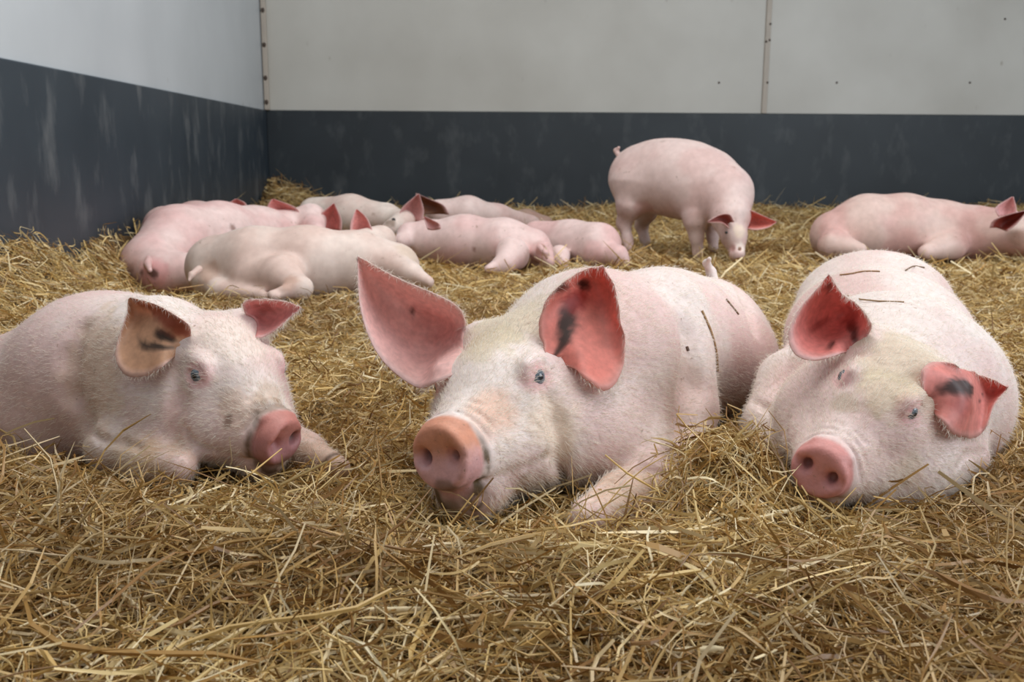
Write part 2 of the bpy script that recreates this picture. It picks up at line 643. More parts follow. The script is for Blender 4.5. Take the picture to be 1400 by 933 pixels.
def add_head(S, o, R, s, closed=False, snout=1.0, jowl=1.0, sn=(1, 0, 0.10), muzzle=1.0, eye=(0.112, 0.085, 0.022)):
    S.frame(o, R, s)
    S.ell((0.0, 0, 0.01), (0.115, 0.100, 0.095), 0.03)
    S.ell((0.08, 0, 0.0), (0.10, 0.082, 0.078), 0.03)
    S.cone((0.11, 0, -0.035), (0.245, 0, -0.055), 0.080, 0.052 * snout * muzzle, 0.04)
    for y in (1, -1):
        S.ell((0.01, 0.075 * y * jowl, -0.085), (0.125, 0.070 * jowl, 0.090), 0.05)
        S.ell((0.062, 0.068 * y, -0.035), (0.085, 0.036, 0.060), 0.04)
        S.ell((0.115, 0.055 * y, -0.095), (0.085, 0.048 * jowl, 0.052), 0.04)
        S.ell((-0.030, 0.084 * y, 0.050), (0.048, 0.042, 0.050), 0.05)
        S.cone((0.135, 0.050 * y, -0.070), (0.235, 0.030 * y, -0.080), 0.044, 0.030, 0.03)
    S.cone((0.03, 0, -0.115), (0.215, 0, -0.112), 0.078, 0.042, 0.03)
    S.ell((0.232, 0, -0.116), (0.030, 0.038, 0.026), 0.02)
    base = Sculpt()
    base.prims = [(p[0], 0, *p[2:]) for p in S.prims if p[1] == S.f]

    def groove(pts, r, k, sink=0.0):
        qs = []
        for p in pts:
            qs.append((project(base.eval, p), r))
        S.chain(qs, k, '-')
    # snout disc with rolled rim
    S.disc((0.280, 0, -0.058), sn, 0.054 * snout, 0.018, 0.009, 0.014, 0.92)
    nd = np.array(sn, float) / np.linalg.norm(sn)
    S.ell(np.array([0.280, 0, -0.058]) + nd * 0.0275, (0.0125, 0.043 * snout, 0.039 * snout), 0.006, op='-')
    S.ell((0.262, 0, -0.020), (0.022, 0.036, 0.012), 0.014)
    eyes = []
    ex, ey, ez = eye
    for y in (1, -1):
        c = project(base.eval, (ex, ey * y, ez))
        # brow and lids as soft swellings
        S.ell(c + np.array([-0.012, -0.010 * y, 0.020]), (0.034, 0.013, 0.012), 0.022)
        S.ell(c + np.array([0.0, -0.008 * y, 0.002]), (0.028, 0.0125, 0.017), 0.014)
    lid = Sculpt()
    lid.prims = [(p[0], 0, *p[2:]) for p in S.prims if p[1] == S.f]
    for y in (1, -1):
        c = project(lid.eval, (ex, ey * y, ez))
        op = 0.0050 if not closed else 0.0024
        S.ell(c + np.array([0.0, 0.001 * y, 0]), (0.0205, 0.0085, op), 0.0035, op='-')
        S.cone(c + np.array([0.010, -0.002 * y, -0.002]), project(lid.eval, c + np.array([0.026, -0.006 * y, -0.007])), 0.0022, 0.0016, 0.004, '-')

        def lgroove(pts, r, k):
            S.chain([(project(lid.eval, c + np.array([a, -0.004 * y, b])), r) for a, b in pts], k, '-')
        lgroove([(-0.030, 0.002), (-0.019, 0.0135), (0.0, 0.018), (0.019, 0.0125), (0.031, 0.001)], 0.0022, 0.005)
        lgroove([(-0.024, -0.006), (-0.008, -0.014), (0.012, -0.015)], 0.0010, 0.005)
        eyes.append((c + np.array([0.003, -0.0135 * y, -0.001]), 0.0165))
        # nostril
        n = np.array(sn, float)
        n /= np.linalg.norm(n)
        yy = np.cross(np.cross(n, [0, 1.0, 0]), n)
        yy /= np.linalg.norm(yy)
        ctr = np.array([0.280, 0, -0.058]) + n * 0.020
        S.ell(ctr + yy * 0.0255 * y * snout + np.array([0, 0, 0.001]), (0.024, 0.0115, 0.0140), 0.010, op='-')
        S.cone(ctr + yy * 0.030 * y * snout, ctr + yy * 0.047 * y * snout + np.array([-0.001, 0, 0.004]), 0.006, 0.003, 0.012, '-')
        groove([(0.262, 0.034 * y, -0.100), (0.225, 0.060 * y, -0.104), (0.185, 0.080 * y, -0.100), (0.150, 0.095 * y, -0.090), (0.132, 0.10 * y, -0.076)], 0.0042, 0.010)
        groove([(0.250, 0.010 * y, 0.0), (0.250, 0.035 * y, -0.015), (0.246, 0.055 * y, -0.045)], 0.0018, 0.008)
        groove([(0.232, 0.008 * y, 0.0), (0.231, 0.032 * y, -0.010), (0.226, 0.054 * y, -0.035)], 0.0015, 0.008)
        groove([(0.216, 0.010 * y, 0.0), (0.214, 0.030 * y, -0.006)], 0.0012, 0.008)
    S.f = 0
    return eyes


def skin_hit(S, px, py, Y0, Y1, tol=0.0022):
    """where the ray through a pixel first meets a body"""
    d = pix_ray(px, py)
    Ys = np.linspace(Y0, Y1, 500)
    pts = np.array([0, 0, CAMH]) + d * (Ys / d[1])[:, None]
    e = S.eval(pts)
    i = np.argmax(e < tol) if (e < tol).any() else int(np.argmin(e))
    return pts[i]


def crease(S, pix, Y0, Y1, r, k):
    """a fold pressed into the skin along pixels of the frame"""
    pts = [skin_hit(S, x, y, Y0, Y1, 0.0) for x, y in pix]
    S.chain([(p, r * (0.6 if i in (0, len(pts) - 1) else 1.0)) for i, p in enumerate(pts)], k, '-')


# ------------------------------------------------------------------ skin colour
PALE, PINK = srgb(227, 214, 208), srgb(217, 188, 183)


def skin_color(V, seed, regions, S, pale=PALE, pink=PINK, warm=0.0):
    n = fbm(V, 6.0, seed, 3)
    t = sstep(0.35, 0.65, n)[:, None]
    c = pale * (1 - t) + pink * t
    for fr, cen, rad, col, amt, nz in regions:
        o, R, s = S.frames[fr]
        q = ((V - o) @ R) / s
        q = (q - np.array(cen)) / np.array(rad)
        d = np.linalg.norm(q, axis=1)
        if nz:
            d = d + nz * (fbm(V, 45.0, seed + 5, 3) - 0.5) * 2
        w = (sstep(1.25, 0.6, d) * amt)[:, None]
        c = c * (1 - w) + np.array(col) * w
    return c


def rim_w(V, S, fr):
    o, R, s = S.frames[fr]
    return ((V - o) @ R) / s


def add_bristles(parent, V, nrm, nose, n, length, rad, seed, weight=None, lift=0.45, flow=None, ears=()):
    rng = np.random.default_rng(seed)
    if ears:
        E = np.concatenate([e[0][::2] for e in ears])
        lo, hi = E.min(0) - 0.02, E.max(0) + 0.02
        ii = np.nonzero(((V > lo) & (V < hi)).all(1))[0]
        for k in range(0, len(ii), 4000):
            j = ii[k:k + 4000]
            dm = np.linalg.norm(V[j][:, None] - E[None], axis=2).min(1)
            weight[j] *= sstep(0.012, 0.022, dm)
    if weight is None:
        pick = rng.integers(0, len(V), n)
    else:
        pick = rng.choice(len(V), n, p=weight / weight.sum())
    p, nn = V[pick], nrm[pick]
    d = p - nose if flow is None else flow[pick]
    d = d / np.linalg.norm(d, axis=1, keepdims=True)
    d = d - nn * (d * nn).sum(1)[:, None]
    d = d / np.maximum(np.linalg.norm(d, axis=1, keepdims=True), 1e-6)
    d = d + nn * lift + np.array([0, 0, -0.25]) + rng.normal(0, 0.28, (n, 3))
    d /= np.linalg.norm(d, axis=1, keepdims=True)
    L = (length * rng.uniform(0.5, 1.3, n))[:, None]
    p0 = p + rng.normal(0, 0.0012, (n, 3)) - nn * 0.0008
    p1 = p0 + d * L * 0.5
    p2 = p0 + d * L + (np.array([0, 0, -0.15]) - nn * 0.12) * L
    hc = bpy.data.hair_curves.new('bristles')
    hc.add_curves([3] * n)
    pts = np.stack([p0, p1, p2], 1).astype(np.float32).ravel()
    hc.attributes['position'].data.foreach_set('vector', pts)
    if 'radius' not in hc.attributes:
        hc.attributes.new('radius', 'FLOAT', 'POINT')
    r = np.tile(np.array([rad, rad * 0.8, rad * 0.2], np.float32), n)
    hc.attributes['radius'].data.foreach_set('value', r)
    hc.materials.append(M_HAIR)
    o = bpy.data.objects.new('bristles', hc)
    COL.objects.link(o)
    o.parent = parent
    o['kind'] = 'stuff'
    return o


def vert_normals(V, Q):
    a, b, c, d = (V[Q[:, i]] for i in range(4))
    fn = np.cross(c - a, d - b)
    n = np.zeros_like(V)
    for i in range(4):
        np.add.at(n, Q[:, i], fn)
    return n / np.maximum(np.linalg.norm(n, axis=1, keepdims=True), 1e-12)


def spline(pts, n):
    pts = np.asarray(pts, float)
    if len(pts) == 2:
        t = np.linspace(0, 1, n)[:, None]
        return pts[0] * (1 - t) + pts[1] * t
    ext = np.vstack([2 * pts[0] - pts[1], pts, 2 * pts[-1] - pts[-2]])
    dense = []
    for i in range(len(pts) - 1):
        p0, p1, p2, p3 = ext[i:i + 4]
        for t in np.linspace(0, 1, 24, endpoint=(i == len(pts) - 2)):
            dense.append(0.5 * (2 * p1 + (p2 - p0) * t + (2 * p0 - 5 * p1 + 4 * p2 - p3) * t * t + (3 * p1 - p0 - 3 * p2 + p3) * t ** 3))
    dense = np.array(dense)
    s = np.concatenate([[0], np.cumsum(np.linalg.norm(np.diff(dense, axis=0), axis=1))])
    u = np.linspace(0, s[-1], n)
    return np.stack([np.interp(u, s, dense[:, k]) for k in range(3)], 1)


def make_ear(parent, Lp, Mp, Rp, thick, inner, outer, blots=(), nt=36, ns=25, seed=0, label=None, wavy=0.0, toward=None, S=None):
    """a cupped leaf: edge, mid and edge curves from base to tip, given as (px, py, Y)"""
    def clear(pts, gap):
        out = []
        for i, (px, py, Y) in enumerate(pts):
            if S is not None:
                d = pix_ray(px, py)
                Ys = np.linspace(1.2, 2.6, 700)
                e = S.eval(np.array([0, 0, CAMH]) + d * (Ys / d[1])[:, None])
                if (e < 0).any():
                    Yh = Ys[np.argmax(e < 0)]
                    Y = Yh + 0.005 if i == 0 else min(Y, Yh - gap)
            out.append((px, py, Y))
        return out
    Lp, Mp, Rp = clear(Lp, 0.022), clear(Mp, 0.010), clear(Rp, 0.030)
    cv = [spline([P(*q) for q in pts], nt) for pts in (Lp, Mp, Rp)]
    L, M, R = cv
    s = np.linspace(0, 1, ns)
    Cc = 2 * M - 0.5 * (L + R)
    G = ((1 - s) ** 2)[None, :, None] * L[:, None] + (2 * s * (1 - s))[None, :, None] * Cc[:, None] + (s ** 2)[None, :, None] * R[:, None]
    if wavy:
        tt = np.linspace(0, 1, nt)[:, None]
        edge = (np.abs(s - 0.5) * 2)[None, :] ** 3
        wob = wavy * np.sin(tt * 26 + seed) * edge + wavy * 0.7 * np.sin(tt * 47 + 2 * seed) * edge
        G = G + wob[:, :, None] * np.array([0.6, 0.6, 0.5])
    if S is not None:
        eye_at = np.array([0, 0, CAMH])
        flat = G.reshape(-1, 3)
        dv = flat - eye_at
        fr = np.linspace(0.78, 1.0, 45)
        e = S.eval((eye_at + dv[:, None] * fr[None, :, None]).reshape(-1, 3)).reshape(len(flat), -1)
        hit = (e < 0.004).any(1)
        f = np.where(hit, fr[np.argmax(e < 0.004, axis=1)], 1.0).reshape(nt, ns)
        ramp_in = sstep(0.0, 0.07, np.linspace(0, 1, nt))[:, None]
        f = 1 - (1 - f) * ramp_in
        for _ in range(3):
            fp = np.pad(f, 1, mode='edge')
            f = np.minimum(f, (fp[:-2, 1:-1] + fp[2:, 1:-1] + fp[1:-1, :-2] + fp[1:-1, 2:]) / 4)
        G = eye_at + dv.reshape(nt, ns, 3) * f[:, :, None]
    dt = np.gradient(G, axis=0)
    ds = np.gradient(G, axis=1)
    nn = np.cross(dt, ds)
    nn /= np.maximum(np.linalg.norm(nn, axis=2, keepdims=True), 1e-9)
    # the hollow side is where the mid curve sinks away from the edges
    hollow = (0.5 * (L + R) - M).mean(0) if toward is None else np.asarray(toward, float)
    if (nn.mean((0, 1)) @ hollow) < 0:
        nn = -nn
    prof = 0.35 + 0.65 * np.sqrt(np.clip(1 - (2 * s - 1) ** 2, 0, 1))
    tp = np.clip(np.linspace(1.5, 0.5, nt), 0.5, 1.5)
    O = G - nn * (thick * prof[None, :] * tp[:, None])[:, :, None]
    V = np.concatenate([G.reshape(-1, 3), O.reshape(-1, 3)])
    n = nt * ns
    idx = np.arange(n).reshape(nt, ns)
    q = np.stack([idx[:-1, :-1], idx[:-1, 1:], idx[1:, 1:], idx[1:, :-1]], -1).reshape(-1, 4)
    Q = [q, q[:, ::-1] + n]
    for a, b in ((idx[:-1, 0], idx[1:, 0]), (idx[1:, -1], idx[:-1, -1])):
        Q.append(np.stack([a, b, b + n, a + n], 1))
    Q.append(np.stack([idx[0, 1:], idx[0, :-1], idx[0, :-1] + n, idx[0, 1:] + n], 1))
    Q.append(np.stack([idx[-1, :-1], idx[-1, 1:], idx[-1, 1:] + n, idx[-1, :-1] + n], 1))
    Q = np.concatenate(Q)
    T, Sx = np.meshgrid(np.linspace(0, 1, nt), s, indexing='ij')
    nz = fbm(G.reshape(-1, 3), 30.0, seed, 3)
    nz2 = fbm(G.reshape(-1, 3), 110.0, seed + 3, 2)
    inn, out = np.array(inner), np.array(outer)
    ci = inn[None] * (0.8 + 0.4 * nz[:, None])
    rim = (sstep(0.86, 1.0, np.abs(2 * Sx - 1)) * 0.8).reshape(-1, 1)
    ci = ci * (1 - rim) + out * rim
    for bt, bs, rt, rs, col, amt in blots:
        d = np.sqrt(((T - bt) / rt) ** 2 + ((Sx - bs) / rs) ** 2).reshape(-1) + (nz - 0.5) * 0.8
        w = (sstep(1.45, 0.45, d + (nz2 - 0.5) * 0.9) * amt)[:, None]
        ci = ci * (1 - w) + np.array(col) * w
    co = np.tile(out, (n, 1))
    flip = np.cross(V[Q[0, 1]] - V[Q[0, 0]], V[Q[0, 2]] - V[Q[0, 0]]) @ nn[0, 0] < 0
    if flip:
        Q = Q[:, ::-1]
    o = link('ear', make_mesh('ear', V, Q, np.concatenate([ci, co])), M_EAR, parent)
    if label:
        o['label'] = label
    # outline points for rim hair
    rimp = np.concatenate([O[:, 0], O[:, -1]])
    rimn = -np.concatenate([nn[:, 0], nn[:, -1]])
    outd = np.concatenate([G[:, 0] - G[:, ns // 2], G[:, -1] - G[:, ns // 2]])
    return O.reshape(-1, 3), -nn.reshape(-1, 3), rimp, outd


def make_eye(parent, o, R, s, c, r, iris=(0.13, 0.16, 0.19), closed=False):
    c = np.array(c)
    ctr = o + R @ (c * s)
    nu, nv = 20, 14
    side = 1 if c[1] > 0 else -1
    look = np.array([0.42, 0.9 * side, 0.05])
    look /= np.linalg.norm(look)
    a = np.cross(look, [0, 0, 1.0])
    a /= np.linalg.norm(a)
    b = np.cross(a, look)
    V, Cc = [ctr + R @ (look * r * s)], [(0.01, 0.01, 0.012)]
    for i in range(1, nv):
        th = math.pi * i / nv
        for j in range(nu):
            ph = 2 * math.pi * j / nu
            d = look * math.cos(th) + (a * math.cos(ph) + b * math.sin(ph)) * math.sin(th)
            V.append(ctr + R @ (d * r * s))
            Cc.append((0.012, 0.012, 0.015) if i <= 1 else (iris if i <= 3 else ((0.10, 0.11, 0.12) if i == 4 else (0.45, 0.40, 0.39))))
    V.append(ctr - R @ (look * r * s))
    Cc.append((0.6, 0.5, 0.5))
    F = []
    for j in range(nu):
        F.append((0, 1 + j, 1 + (j + 1) % nu))
        F.append((len(V) - 1, 1 + (nv - 2) * nu + (j + 1) % nu, 1 + (nv - 2) * nu + j))
    for i in range(nv - 2):
        for j in range(nu):
            p, q = 1 + i * nu + j, 1 + i * nu + (j + 1) % nu
            F += [(p, p + nu, q + nu), (p, q + nu, q)]
    return link('eye', make_mesh('eye', V, np.array(F), np.array(Cc)), M_EYE, parent)


PIGS = []      # (sculpt, lo, hi) for keeping the straw out of the bodies


def pig_root(base, label):
    o = bpy.data.objects.new('pig', None)
    COL.objects.link(o)
    o.empty_display_size = 0.1
    o.location = base
    tag(o, label, 'pig', 'pigs resting and rooting in the straw pen')
    return o


def part_at(root, objs):
    """parts were made in world space: keep them there under the root"""
    inv = Matrix.Translation(-Vector(root.location))
    for o in objs:
        o.matrix_parent_inverse = inv


# ------------------------------------------------------------------ pig shared finishing
def finish(root):
    part_at(root, [c for c in root.children])


def body(root, S, h, seed, regions, mat, pale=PALE, pink=PINK, post=None):
    V, Q, g = S.mesh(h)
    c = skin_color(V, seed, regions, S, pale, pink)
    if post is not None:
        c = post(V, c)
    o = link('body', make_mesh('body', V, Q, c), mat, root)
    lo, hi = S.bounds()
    PIGS.append((S, lo, hi))
    return V, Q


def snout_post(fr, S, top, low, dirt, dirt_amt, seed):
    def post(V, c):
        q = rim_w(V, S, fr)
        n = fbm(V, 60.0, seed, 3)
        muck = (sstep(1.3, 0.5, np.linalg.norm((q - np.array([0.296, 0.006, -0.100])) / np.array([0.025, 0.022, 0.013]), axis=1) + (n - 0.5) * 1.2) * 0.7 * min(dirt_amt, 1))[:, None]
        w = sstep(0.262, 0.274, q[:, 0] + (n - 0.5) * 0.004) * sstep(0.075, 0.058, np.hypot(q[:, 1], q[:, 2] + 0.058))
        t = sstep(-0.075, -0.035, q[:, 2] + (n - 0.5) * 0.03)
        col = np.array(low)[None] * (1 - t[:, None]) + np.array(top)[None] * t[:, None]
        c = c * (1 - w[:, None]) + col * w[:, None]
        c = c * (1 - muck) + np.array(dirt) * muck
        # grime along the rim
        rr = np.hypot(q[:, 1], (q[:, 2] + 0.058) / 0.92)
        rimw = np.exp(-((q[:, 0] - 0.263) / 0.007) ** 2) * sstep(0.040, 0.050, rr) * sstep(0.30, 0.55, n) * sstep(0.02, -0.06, q[:, 2] + 0.02)
        rimw = np.clip(rimw * dirt_amt, 0, 1)[:, None]
        c = c * (1 - rimw) + np.array(dirt) * rimw
        # darker colour inside the nostrils
        for y in (1, -1):
            dn = np.sqrt(((q[:, 1] - 0.0255 * y) / 0.0125) ** 2 + ((q[:, 2] + 0.056) / 0.013) ** 2)
            wn = (sstep(1.1, 0.6, dn) * sstep(0.290, 0.282, q[:, 0]) * sstep(0.24, 0.26, q[:, 0]) * 0.75)[:, None]
            c = c * (1 - wn) + srgb(96, 52, 50) * wn
        return c
    return post


TAN, OLIVE, MUD = srgb(190, 170, 138), srgb(160, 150, 120), srgb(110, 88, 62)
ROSE, RED = srgb(222, 158, 152), srgb(188, 92, 82)


def eye_regions(fr, eyes, col=srgb(224, 172, 172), amt=0.75):
    return [(fr, c, (0.034, 0.03, 0.028), col, amt, 0.3) for c, r in eyes]


# ================================================================== pig in the middle
def pig_middle():
    S = Sculpt()
    th, ph, rh, s = math.radians(-25), math.radians(-1), math.radians(-10), 1.02
    R = head_frame(th, ph, rh)
    o = P(601, 628, 1.40) - R @ (SNOUT * s)
    # trunk
    S.ell((0.155, 1.82, 0.150), (0.165, 0.20, 0.165), 0.05)
    S.cone((0.17, 1.86, 0.135), (0.31, 2.05, 0.130), 0.158, 0.160, 0.06)
    S.cone((0.31, 2.05, 0.130), (0.435, 2.25, 0.115), 0.158, 0.142, 0.06)
    S.ell((0.42, 2.18, 0.08), (0.17, 0.16, 0.12), 0.06)
    S.cone((0.035, 1.68, 0.130), (0.13, 1.80, 0.145), 0.120, 0.152, 0.08)
    S.ell((0.13, 1.66, 0.075), (0.105, 0.13, 0.085), 0.06)
    # near foreleg folded in front of the chest
    S.circ([(905, 610, 60, 1.70), (890, 660, 44, 1.56)], 0.05)
    S.circ([(892, 664, 40, 1.545), (850, 682, 34, 1.475), (805, 706, 26, 1.40)], 0.02)
    # other foreleg tucked under
    S.circ([(640, 640, 40, 1.68), (600, 690, 26, 1.60)], 0.04)
    # shoulder blade ridge and flank fold
    S.circ([(905, 430, 60, 1.90), (925, 560, 58, 1.78)], 0.05)
    eyes = add_head(S, o, R, s, jowl=1.12, snout=0.99, sn=(1, -0.22, 0.04), muzzle=1.1)
    S.f = 1
    S.ell((0.215, 0.0, -0.132), (0.055, 0.052, 0.038), 0.025)
    S.f = 0
    crease(S, [(942, 455), (946, 520), (938, 580), (930, 630)], 1.4, 2.4, 0.008, 0.05)
    crease(S, [(800, 690), (835, 660), (880, 640), (905, 650)], 1.3, 2.2, 0.005, 0.016)
    crease(S, [(752, 545), (762, 580), (768, 630), (770, 670)], 1.3, 2.2, 0.003, 0.03)
    crease(S, [(1010, 395), (1022, 420), (1030, 450)], 1.6, 2.8, 0.003, 0.03)
    root = pig_root((o[0], o[1] + 0.2, 0.0), 'large pale pig lying in the middle with tall upright ears and muddy snout')
    reg = [
        (1, (0.02, 0.0, 0.10), (0.10, 0.085, 0.06), srgb(206, 192, 164), 0.75, 0.5),
        (1, (0.09, 0.0, 0.07), (0.07, 0.05, 0.04), srgb(198, 182, 150), 0.6, 0.5),
        (1, (0.20, 0.045, -0.02), (0.06, 0.035, 0.045), srgb(222, 178, 152), 0.7, 0.4),
        (1, (0.12, 0.09, -0.06), (0.06, 0.05, 0.06), srgb(228, 206, 184), 0.7, 0.4),
        (1, (0.10, 0.0, -0.16), (0.16, 0.11, 0.05), srgb(196, 168, 128), 0.7, 0.4),
        (1, (0.245, 0.0, -0.13), (0.04, 0.05, 0.028), srgb(120, 96, 70), 0.7, 0.6),
        (1, (0.150, 0.090, -0.090), (0.028, 0.02, 0.012), srgb(150, 120, 88), 0.7, 0.5),
        (1, (0.128, 0.07, 0.002), (0.009, 0.02, 0.022), srgb(182, 148, 104), 0.7, 0.4),
        (1, (0.296, 0.012, -0.102), (0.02, 0.02, 0.014), srgb(112, 86, 66), 0.75, 0.6),
        (1, (-0.02, 0.075, 0.095), (0.022, 0.022, 0.02), srgb(96, 80, 60), 0.8, 0.6),
        (0, P(930, 540, 1.72), (0.05, 0.1, 0.1), srgb(226, 200, 190), 0.5, 0.3),
        (0, P(860, 690, 1.46), (0.12, 0.1, 0.05), srgb(206, 174, 140), 0.6, 0.5),
    ] + eye_regions(1, eyes)
    sp = snout_post(1, S, srgb(204, 140, 112), srgb(212, 164, 164), srgb(92, 72, 46), 1.25, 3)
    V, Q = body(root, S, 0.0048, 11, reg, M_SKIN, post=sp)
    for c, r in eyes:
        make_eye(root, o, R, s, c, r)
    bl = srgb(52, 34, 26)  # dark blots: shade of the ear hollow painted in, plus dirt
    e1 = make_ear(root,
                  [(636, 452, 1.70), (628, 424, 1.70), (598, 405, 1.69), (545, 382, 1.70), (489, 351, 1.72)],
                  [(634, 475, 1.735), (600, 455, 1.77), (560, 435, 1.775), (520, 400, 1.76), (489, 352, 1.72)],
                  [(622, 510, 1.66), (596, 522, 1.645), (568, 528, 1.635), (520, 488, 1.645), (494, 425, 1.675), (489, 352, 1.72)],
                  0.006, srgb(249, 206, 200), srgb(238, 210, 204),
                  [(0.5, 0.0, 0.7, 0.2, srgb(242, 206, 200), 0.8), (0.30, 0.42, 0.25, 0.2, srgb(200, 112, 100), 0.5), (0.52, 0.40, 0.02, 0.03, bl, 0.8), (0.50, 0.47, 0.015, 0.02, bl, 0.6)], seed=2, S=S)
    e2 = make_ear(root,
                  [(748, 486, 1.625), (738, 452, 1.615), (746, 415, 1.61), (770, 388, 1.62), (797, 371, 1.64), (824, 364, 1.655)],
                  [(758, 490, 1.655), (780, 464, 1.70), (802, 425, 1.71), (815, 390, 1.69), (824, 364, 1.655)],
                  [(770, 496, 1.62), (798, 515, 1.60), (830, 533, 1.585), (850, 508, 1.59), (853, 470, 1.605), (845, 420, 1.625), (836, 384, 1.645), (824, 364, 1.655)],
                  0.006, srgb(232, 140, 126), srgb(230, 176, 164),
                  [(0.30, 0.34, 0.2, 0.12, bl, 0.95), (0.14, 0.42, 0.14, 0.12, bl, 0.95), (0.52, 0.34, 0.13, 0.13, srgb(176, 44, 34), 0.75),
                   (0.70, 0.26, 0.055, 0.13, bl, 0.95), (0.58, 0.05, 0.05, 0.09, srgb(80, 46, 34), 0.8)], seed=5, S=S, wavy=0.002)
    nrm = vert_normals(V, Q)
    nose = o + R @ (SNOUT * s)
    q = rim_w(V, S, 1)
    wgt = np.where(q[:, 0] > 0.252, 0.0, np.where(q[:, 0] > -0.12, 1.0, 0.35))
    add_bristles(root, V, nrm, nose, 46000, 0.017, 0.00026, 1, wgt, ears=(e1, e2))
    for i, e in enumerate((e1, e2)):
        add_bristles(root, e[2], e[3] / np.linalg.norm(e[3], axis=1, keepdims=True), nose, 700, 0.013, 0.0002, 20 + i, flow=e[3])
    # tail
    T = Sculpt()
    tp = [P(978, 392, 2.38), P(972, 372, 2.40), P(966, 360, 2.39), P(970, 354, 2.37)]
    T.chain([(tp[0], 0.014), (tp[1], 0.011), (tp[2], 0.008), (tp[3], 0.005)], 0.01)
    tv, tq, _ = T.mesh(0.004)
    link('tail', make_mesh('tail', tv, tq, np.tile(PALE, (len(tv), 1))), M_SKIN, root)
    finish(root)


